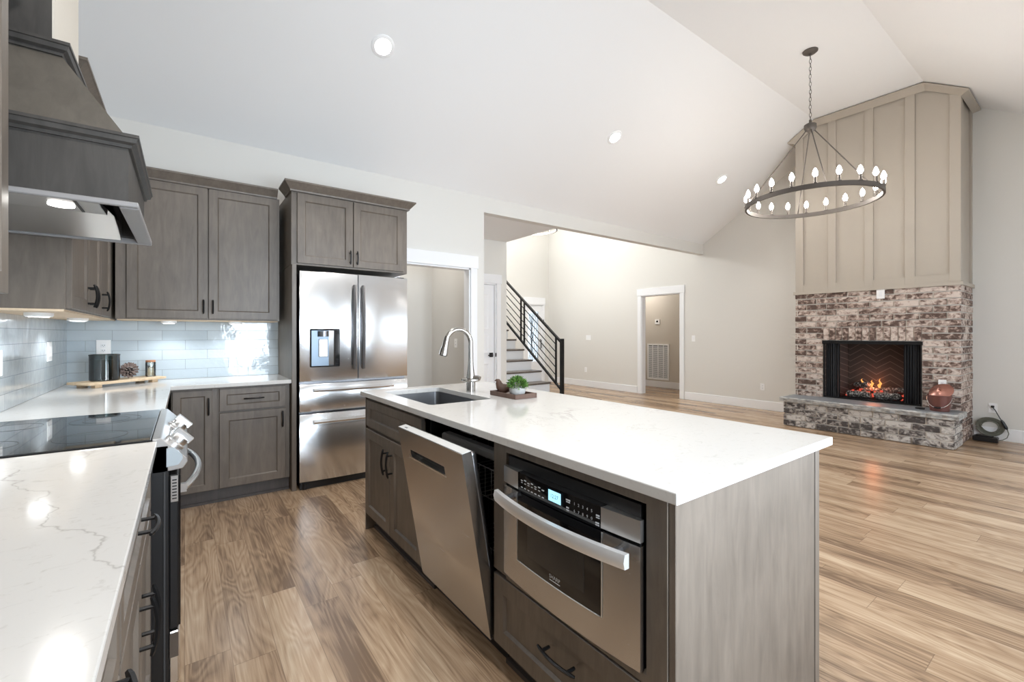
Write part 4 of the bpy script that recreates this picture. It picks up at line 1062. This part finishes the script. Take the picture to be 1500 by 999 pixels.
for k in range(n): fbox(b, FR('-x', 7.242), SOL[0] + k * w_ + .005, SOL[0] + (k + 1) * w_ - .005, OZ1 + .014, 1.376, 0, .012 + random.uniform(-.002, .004))
bricks(b, FR('-y', FY0 + .012), 7.242, XR - .002, .40, 1.858, phase=1); bricks(b, FR('+y', FY1 - .012), 7.242, XR - .002, .40, 1.858, phase=1)
bricks(b, FR('-y', FY0 + .012), 7.26, XR - .002, .01, .40, phase=0)
obj('brick_facing', b, M_BRICK, r)
b = nb(); bricks(b, FR('-x', 6.852), FY0 - .008, FY1, .01, .335, phase=1); bricks(b, FR('-y', FY0 + .004), 6.852, 7.26, .01, .335); bricks(b, FR('+y', FY1 - .012), 6.852, 7.242, .01, .335)
obj('hearth_bricks', b, M_HBRICK, r)
b = nb(); NX = 40
def rough(k): return .006 * math.sin(k * 2.3) + random.uniform(-.004, .004)
top = [(6.80 + rough(k), FY0 - .05 + (FY1 - FY0 + .09) * k / NX) for k in range(NX + 1)]
poly = top + [(7.229, FY1 + .04), (7.229, FY0 - .05)]
tv = [b.verts.new((x + .006, y, .397)) for x, y in poly]; mv = [b.verts.new((x, y, .385)) for x, y in poly]; bv = [b.verts.new((x + .008 + random.uniform(0, .006) * (i <= NX), y, .338)) for i, (x, y) in enumerate(poly)]
for A, B in ((tv, mv), (mv, bv)):
    for k in range(len(A)): b.faces.new((A[k], A[(k + 1) % len(A)], B[(k + 1) % len(A)], B[k]))
b.faces.new(bv[::-1]); b.faces.new(tv); slab = obj('hearth_slab', b, M_STONE, r)
obj('hearth_top', box(nb(), 6.835, 7.228, FY0 - .02, FY1 + .01, .3972, .3985), M_HTOP, slab)
# firebox
b = nb()
hexa(b, [(7.56, 1.60, OZ0 + .002), (7.58, 1.60, OZ0 + .002), (7.58, 2.24, OZ0 + .002), (7.56, 2.24, OZ0 + .002), (7.56, 1.60, OZ1 - .002), (7.58, 1.60, OZ1 - .002), (7.58, 2.24, OZ1 - .002), (7.56, 2.24, OZ1 - .002)])
quad(b, (7.245, OY0 + .004, OZ0), (7.57, 1.60, OZ0), (7.57, 1.60, OZ1), (7.245, OY0 + .004, OZ1)); quad(b, (7.245, OY1 - .004, OZ0), (7.57, 2.24, OZ0), (7.57, 2.24, OZ1), (7.245, OY1 - .004, OZ1))
fb = obj('firebox_lining', b, M_FIREBOX, r)
b = nb(); box(b, 7.246, 7.58, OY0 + .004, OY1 - .004, OZ0, OZ0 + .012); box(b, 7.246, 7.58, OY0 + .004, OY1 - .004, OZ1 - .012, OZ1 - .001); obj('firebox_floor', b, M_BLACKP, fb)
b = nb(); box(b, 7.220, 7.26, OY0 - .012, OY1 + .012, OZ1 - .036, OZ1 + .006); obj('lintel', b, M_BLACK, r)
b = nb(); box(b, 7.228, 7.25, OY0, OY0 + .012, OZ0, OZ1 - .036); box(b, 7.228, 7.25, OY1 - .012, OY1, OZ0, OZ1 - .036); box(b, 7.228, 7.25, OY0 + .012, OY1 - .012, OZ0, OZ0 + .018); obj('opening_frame', b, M_BLACK, r)
def curtain(y0, y1):
    b = nb(); n = 60; rows = []
    for k in range(n + 1):
        t = k / n; y = y0 + (y1 - y0) * t; x = 7.268 + .012 * math.sin(t * 2 * PI * 6.5) + .004 * math.sin(t * 31)
        rows.append((b.verts.new((x, y, OZ0 + .014)), b.verts.new((x, y, OZ1 - .037)), b.verts.new((x + .002, y, OZ1 - .037)), b.verts.new((x + .002, y, OZ0 + .014))))
    for A, B in zip(rows, rows[1:]):
        for k in range(4): b.faces.new((A[k], A[(k + 1) % 4], B[(k + 1) % 4], B[k]))
    return b
M_CURT = mat('woven black mesh', (.035, .036, .038), .5, .3)
obj('spark_curtain', curtain(OY0 + .013, OY0 + .175), M_CURT, r, smooth=True); obj('spark_curtain', curtain(OY1 - .185, OY1 - .013), M_CURT, r, smooth=True)
# taupe chimney
def cz(y, d): 
    z = RZ if Y2 <= y <= Y1 else (RZ - .632 * (y - Y1) if y > Y1 else RZ - .632 * (Y2 - y))
    return z - d
def topline(y0, y1, d): return [(y0, cz(y0, d)), (Y2, RZ - d), (Y1, RZ - d), (y1, cz(y1, d))]
b = nb(); prism(b, [(7.25, y, z) for y, z in [(FY1 - .02, 1.90), (FY0 + .02, 1.90)] + topline(FY0 + .02, FY1 - .02, .013)], (XR - .001 - 7.25, 0, 0))
ch = obj('chimney_panel', b, M_TAUPE, r)
def strip(b, y0, y1, zb_, x0=7.23, x1=7.25):
    tl = [(y0, cz(y0, .02))] + [(q, RZ - .02) for q in (Y2, Y1) if y0 < q < y1] + [(y1, cz(y1, .02))]
    prism(b, [(x0, y, z) for y, z in [(y1, zb_), (y0, zb_)] + tl], (x1 - x0, 0, 0))
for a0, a1 in ((FY0, 1.157), (1.464, 1.560), (1.874, 1.968), (2.287, 2.382), (2.69, FY1)):
    b = nb(); strip(b, a0, a1, 1.90); obj('batten', b, M_TAUPE, ch, bevel=.002)
b = nb(); box(b, 7.2312, 7.25, FY0 + .001, FY1 - .001, 1.901, 1.995); obj('bottom_rail', b, M_TAUPE, ch)
b = nb()
for a0, a1 in ((7.25, 7.33), (7.86, XR - .002)): box(b, a0, a1, FY0, FY0 + .02, 1.90, cz(FY0, .02))
obj('side_batten', b, M_TAUPE, ch)
b = nb(); o_ = .075; xo = 7.23 - o_; xw = XR - .002
prism(b, [(xo, y, z) for y, z in topline(FY0 - o_, FY1 + o_, .0125) + topline(FY0 - o_, FY1 + o_, .030)[::-1]], (xw - xo, 0, 0))
ou = [(xo + .004, y, z) for y, z in topline(FY0 - o_ + .004, FY1 + o_ - .004, .030)]; iu = [(7.2295, y, z) for y, z in topline(FY0 - .0005, FY1 + .0005, .090)]
ou = [(xw,) + ou[0][1:]] + ou + [(xw,) + ou[-1][1:]]; iu = [(xw,) + iu[0][1:]] + iu + [(xw,) + iu[-1][1:]]
O_ = [b.verts.new(p) for p in ou]; I_ = [b.verts.new(p) for p in iu]
for k in range(len(O_) - 1): b.faces.new((O_[k], O_[k + 1], I_[k + 1], I_[k]))
obj('crown_molding', b, M_TAUPE, ch)
b = nb(); sweep(b, [(-.02, 0), (.016, 0), (.020, .012), (.044, .022), (.050, .030), (.050, .042), (-.02, .042)], [(XR - .002, FY1), (7.23, FY1), (7.23, FY0), (XR - .002, FY0)], 1.858, side=-1)
obj('mantel', b, M_TAUPE, r)
# logs, embers, flames
for (p0, p1, r0, l) in (((7.36, 2.19, .470), (7.34, 1.93, .476), .046, 'charred log at the front left of the fire'), ((7.36, 1.89, .470), (7.36, 1.62, .485), .050, 'pale ash covered log at the front right of the fire'),
                        ((7.45, 2.06, .53), (7.47, 1.80, .525), .042, 'dark log lying across the middle of the fire'), ((7.50, 2.15, .58), (7.43, 1.97, .61), .034, 'charred log propped on the left of the fire'),
                        ((7.50, 1.86, .53), (7.45, 1.60, .56), .040, 'grey log lying on the right at the back of the fire')):
    b = nb(); p0 = Vector(p0); p1 = Vector(p1); pts = []; rs = []
    for k in range(12):
        t = k / 11; pts.append(p0.lerp(p1, t) + Vector((0, 0, .006 * math.sin(k * 1.7)))); rs.append(r0 * (.86 + .22 * random.random()) * (1 if 0 < k < 11 else .8))
    tube(b, pts, rs, 14); c = (p0 + p1) / 2
    single('firewood_log', b, M_LOG, l, 'log', tuple(c), 'logs burning in the fireplace', smooth=True, angle=60)
b = nb()
for k in range(150):
    y = random.uniform(1.62, 2.22); x = random.uniform(7.39, 7.54); z = .44 + .13 * random.random() * (1 - abs(y - 1.93) / .5)
    bmesh.ops.create_icosphere(b, subdivisions=1, radius=random.uniform(.008, .017), matrix=Matrix.Translation((x, y, z)))
o = single('glowing_embers', b, M_EMBER, 'bed of red glowing embers among the logs in the firebox', 'embers', (7.47, 1.93, .42)); o['kind'] = 'stuff'
M_FLAME = M_FLAME
r2 = thing('fire_flames', 'small orange flames rising from the logs in the fireplace', 'fire', (7.47, 1.93, .5))
for (y, z, h) in ((2.06, .595, .085), (1.95, .59, .08), (1.865, .585, .11)):
    b = nb(); tube(b, [(7.47, y, z - .03), (7.47, y + .008, z + h * .15), (7.475, y - .010, z + h * .4), (7.47, y + .006, z + h * .7), (7.47, y - .004, z + h)], [.008, .020, .014, .007, .0008], 8); obj('flame', b, M_FLAME, r2, smooth=True)
d = bpy.data.lights.new('fire_glow', 'POINT'); d.energy = 1.6; d.color = (1, .30, .14); d.shadow_soft_size = .06
o = bpy.data.objects.new('fire_glow', d); COL.objects.link(o); o.parent = r2; o.location = (-.05, 0, .1)
b = nb(); box(b, 7.31, 7.33, 1.58, 2.24, OZ0 + .012, OZ0 + .03)
for k in range(8): box(b, 7.30, 7.55, 1.62 + .08 * k, 1.635 + .08 * k, OZ0 + .013, OZ0 + .025)
single('log_grate', b, M_BLACK, 'low black grate under the logs in the firebox', 'grate', (7.42, 1.91, OZ0 + .012))

# ash bucket on the hearth
bx, by, bz = 7.03, 1.205, .3988
r = thing('ash_bucket', 'brown metal ash bucket with a tilted lid on the stone hearth', 'bucket', (bx, by, bz))
obj('bucket_body', lathe(nb(), [(0, bz), (.080, bz), (.084, bz + .004), (.106, bz + .178), (.110, bz + .182), (.107, bz + .186), (.102, bz + .18), (.08, bz + .01), (0, bz + .008)], (bx, by, 0), 36), M_COPPER, r, smooth=True)
ax = Vector((-.72, .22, .66)).normalized(); lc = Vector((bx + .012, by - .008, bz + .228))
lid = obj('lid', lathe(nb(), [(0, .030), (.03, .028), (.07, .016), (.100, 0), (.112, -.004), (.112, -.010), (.100, -.008), (.06, .008), (0, .02)], lc, 32, ax), M_COPPERL, r, smooth=True)
b = nb(); q = Vector((0, 0, 1)).rotation_difference(ax); lathe(b, [(0, .03), (.007, .03), (.006, .042), (.013, .048), (.013, .056), (0, .062)], lc, 16, ax); obj('lid_knob', b, M_COPPERL, lid, smooth=True)
b = nb(); pts = []
for k in range(13):
    a = PI * k / 12; pts.append((bx - .095 * math.sin(a) - .012, by + .108 * math.cos(a), bz + .16 - .115 * math.sin(a)))
tube(b, pts, .0025, 6); obj('bail', b, M_STEELB, r, smooth=True)
b = nb(); tube(b, pts[5:8], .009, 8); obj('grip', b, M_BLACK, r)
r = thing('ash_brush', 'small black brush handle lying on the hearth left of the bucket', 'brush', (6.98, 1.36, bz))
b = nb(); tube(b, [(6.98, 1.325, bz + .014), (6.985, 1.36, bz + .014), (6.99, 1.41, bz + .013)], [.010, .013, .008], 10); obj('brush_handle', b, M_BLACK, r, smooth=True)
plate(FR('-x', 7.2215), 1.215, .690, 'outlet', 'white outlet on the brick just above the lidded bucket', .07, .115)

# power adapter and coiled cable by the right wall
r = thing('power_adapter', 'black power adapter box on the floor beside the hearth', 'adapter', (7.75, .93, 0))
obj('adapter_body', box(nb(), 7.69, 7.80, .82, 1.03, .001, .060), M_BLACKP, r, bevel=.008)
obj('adapter_top', box(nb(), 7.705, 7.785, .86, 1.01, .0602, .072), M_BLACK, r, bevel=.005)
r = thing('coiled_cable', 'coiled grey cable hanging from the outlet right of the fireplace', 'cord', (7.90, .89, .0))
M_CABLE = mat('grey green cable', srgb(112, 112, 100), .5)
b = nb(); pts = []
for k in range(200):
    a = 2 * PI * k / 25; q_ = k // 25; rr_ = .066 + .0065 * ((q_ * 3) % 8) + .002 * math.sin(k * .8); pts.append((7.905 + .004 * ((q_ * 5) % 8 - 4), .905 + rr_ * 1.08 * math.cos(a), .16 + rr_ * math.sin(a)))
tube(b, pts, .0055, 6); obj('coil', b, M_CABLE, r, smooth=True)
b = nb(); tube(b, [(XR - .03, .887, .40), (7.895, .86, .36), (7.89, .83, .29), (7.89, .81, .25)], .005, 6); obj('lead', b, M_BLACKP, r, smooth=True)
b = nb(); tube(b, [(7.89, .812, .255), (7.89, .80, .23), (7.89, .775, .17), (7.89, .765, .15)], [.009, .016, .017, .009], 8); obj('inline_switch', b, M_BLACKP, r, smooth=True)
b = nb(); tube(b, [(7.89, .765, .15), (7.89, .752, .10), (7.88, .765, .05), (7.86, .80, .02), (7.82, .86, .008), (7.81, .90, .02)], .0045, 6); obj('lead', b, M_CABLE, r, smooth=True)

# ================================================================ CHANDELIER
def wheel(name, label, cx_, cy_, zr, R, n, zhub, zc, zceil, light, off=0.0, bulbs=True):
    r = thing(name, label, 'chandelier', (cx_, cy_, zr), None)
    obj('ring', lathe(nb(), [(R - .010, zr - .020), (R + .010, zr - .020), (R + .010, zr + .025), (R - .010, zr + .025), (R - .010, zr - .020)], (cx_, cy_, 0), 96), M_IRON, r, smooth=True)
    for k in range(n):
        a = 2 * PI * (k + off) / n; x, y = cx_ + R * math.cos(a), cy_ + R * math.sin(a)
        s = obj('candle_socket', lathe(nb(), [(0, zr + .025), (.020, zr + .025), (.020, zr + .030), (.013, zr + .034), (.013, zr + .085), (0, zr + .085)], (x, y, 0), 12), M_IRON, r, smooth=True)
        obj('bulb', lathe(nb(), [(0, zr + .086), (.011, zr + .088), (.021, zr + .108), (.023, zr + .122), (.016, zr + .146), (.007, zr + .165), (0, zr + .172)], (x, y, 0), 14), M_BULB, r, smooth=True)
    for k in range(4):
        a = 2 * PI * k / 4 + .55; b = nb(); tube(b, [(cx_ + R * math.cos(a), cy_ + R * math.sin(a), zr + .02), (cx_ + .035 * math.cos(a), cy_ + .035 * math.sin(a), zhub - .02)], .0055, 6); obj('rod', b, M_IRON, r)
    obj('hub', lathe(nb(), [(0, zhub - .05), (.022, zhub - .045), (.05, zhub - .02), (.058, zhub), (.058, zhub + .035), (.045, zhub + .045), (.014, zhub + .05), (.012, zhub + .09), (0, zhub + .09)], (cx_, cy_, 0), 24), M_IRON, r, smooth=True)
    obj('canopy', lathe(nb(), [(0, zceil - .001), (.072, zceil - .001), (.070, zceil - .012), (.05, zceil - .028), (.012, zceil - .034), (.010, zceil - .05), (0, zceil - .05)], (cx_, cy_, 0), 28), M_IRON, r, smooth=True)
    b = nb(); z = zceil - .045; k = 0; L_ = .042
    while z - L_ > zhub + .07:
        ring_ = []
        for i in range(12):
            a = 2 * PI * i / 12; p = Vector((.0105 * math.cos(a), 0, .024 * math.sin(a)))
            if k % 2: p = Vector((0, p.x, p.z))
            ring_.append(Vector((cx_ + .004 * math.sin(k * .9), cy_, z - .024)) + p)
        tube(b, ring_, .0026, 5, closed=True); z -= L_ * .98; k += 1
    tube(b, [(cx_, cy_, z + .004), (cx_, cy_, zhub + .088)], .004, 5)
    obj('chain', b, M_IRON, r)
    if light:
        d = bpy.data.lights.new('chandelier_light', 'POINT'); d.energy = light; d.color = (1, .98, .95); d.shadow_soft_size = .12
        o = bpy.data.objects.new('chandelier_light', d); COL.objects.link(o); o.parent = r; o.location = (0, 0, .14)
    return r
wheel('chandelier', 'large round iron chandelier with a ring of lit bulbs before the fireplace', 5.414, 1.945, 2.705, .612, 20, 3.50, 3.6, RZ, 0, .3)
wheel('chandelier', 'iron chandelier mostly hidden behind the header in the stair hall', 5.95, 7.2, 3.47, .42, 8, 4.2, 4.3, 5.4, 60, .2)

# recessed downlights on the sloped ceiling
dn = Vector((0, -.632, -1)).normalized()
for x, e_, l in ((1.317, 72, 'bright round recessed light high on the sloped ceiling above the kitchen'), (4.18, 36, 'round recessed light on the sloped ceiling, middle of the row'), (6.637, 30, 'round recessed light on the sloped ceiling nearest the chandelier')):
    c = Vector((x, 3.585, EZ + .632 * (YB - 3.585)))
    r = thing('recessed_light', l, 'light', tuple(c))
    obj('trim_ring', lathe(nb(), [(.066, .0), (.094, .0), (.094, .004), (.088, .008), (.066, .010), (.066, 0)], c, 36, dn), M_WHITE, r, smooth=True)
    obj('lens', lathe(nb(), [(0, .0005), (.066, .0005), (.066, .006), (0, .006)], c, 32, dn), M_CAN, r)
    d = bpy.data.lights.new('slope_spot', 'SPOT'); d.energy = e_; d.color = (1, .97, .93); d.spot_size = 2.3; d.spot_blend = .8; d.shadow_soft_size = .07
    o = bpy.data.objects.new('slope_spot', d); COL.objects.link(o); o.parent = r; o.location = dn * .03; o.rotation_euler = Vector((0, 0, -1)).rotation_difference(dn).to_euler()

# ================================================================ STAIRS
r = thing('staircase', 'staircase with dark treads and white risers rising behind the closet wall', 'stairs', (4.95, 6.1, 0))
yn = lambda k: 6.045 + .272 * (k - 1)
for k in range(1, 12):
    z = .2 * k - .02
    obj('riser', box(nb(), 4.276, 5.555, yn(k) + .026, yn(k + 1) + .026, .0, z - .032), M_TRIM, r)
    obj('tread', box(nb(), 4.274, 5.575, yn(k), yn(k + 1) + .026, z - .032, z), M_TREAD, r, bevel=.006)
b = nb(); prism(b, [(5.5555, yn(1) + .03, 0), (5.5555, yn(12), 0), (5.5555, yn(12), 2.0), (5.5555, yn(1) + .03, -.02 + .02)], (.012, 0, 0)); obj('stringer', b, M_TRIM, r)
r = thing('stair_railing', 'black metal stair railing with slanted horizontal bars', 'railing', (5.6, 6.07, 0))
RX, S_ = 5.60, .735
def rz(y, z0): return z0 + S_ * (y - 6.10)
b = nb(); hexa(b, [(RX - .022, 6.05, rz(6.05, 1.135)), (RX + .022, 6.05, rz(6.05, 1.135)), (RX + .022, 9.08, rz(9.08, 1.135)), (RX - .022, 9.08, rz(9.08, 1.135)), (RX - .022, 6.05, rz(6.05, 1.180)), (RX + .022, 6.05, rz(6.05, 1.180)), (RX + .022, 9.08, rz(9.08, 1.180)), (RX - .022, 9.08, rz(9.08, 1.180))]); obj('handrail', b, M_BLACK, r)
b = nb(); z0 = .285; hexa(b, [(RX - .018, 6.07, rz(6.07, z0 - .025)), (RX + .018, 6.07, rz(6.07, z0 - .025)), (RX + .018, 9.08, rz(9.08, z0 - .025)), (RX - .018, 9.08, rz(9.08, z0 - .025)), (RX - .018, 6.07, rz(6.07, z0 + .02)), (RX + .018, 6.07, rz(6.07, z0 + .02)), (RX + .018, 9.08, rz(9.08, z0 + .02)), (RX - .018, 9.08, rz(9.08, z0 + .02))]); obj('bottom_rail', b, M_BLACK, r)
for k in range(1, 6):
    zz = z0 + (1.15 - z0) * k / 6; b = nb()
    tube(b, [(RX, 6.215, rz(6.215, zz)), (RX, 9.05, rz(9.05, zz))], .009, 8); obj('rail_bar', b, M_BLACK, r)
obj('newel_post', box(nb(), RX - .03, RX + .03, 6.02, 6.08, .0, 1.20), M_BLACK, r, bevel=.002)
obj('post_foot', box(nb(), RX - .04, RX + .04, 5.995, 6.105, 0, .012), M_BLACK, r)
for y in (6.215, 7.18, 7.29, 8.4, 8.51): obj('rail_post', box(nb(), RX - .014, RX + .014, y - .014, y + .014, rz(y, z0), rz(y, 1.14)), M_BLACK, r)

# unseen point lights added to brighten the pantry and the hall
for n_, loc, e_ in (('pantry_fill', (2.0, 5.35, 2.8), 12), ('hall_fill', (8.65, 6.9, 2.5), 14)):
    d = bpy.data.lights.new(n_, 'POINT'); d.energy = e_; d.color = (1, .97, .93); d.shadow_soft_size = .15
    o = bpy.data.objects.new(n_, d); COL.objects.link(o); o.location = loc

# unseen spots added on the opposite slope to brighten kitchen aisle and seating side
dn2 = Vector((0, .632, -1)).normalized()
for x, e_ in ((.42, 115), (4.18, 8)):
    c = Vector((x, .31, EZ + .632 * (.31 - YR) - .012))
    d = bpy.data.lights.new('slope_spot', 'SPOT'); d.energy = e_; d.color = (1, .97, .93); d.spot_size = 2.0; d.spot_blend = .8; d.shadow_soft_size = .07
    o = bpy.data.objects.new('slope_spot', d); COL.objects.link(o); o.location = c; o.rotation_euler = Vector((0, 0, -1)).rotation_difference(dn2).to_euler()
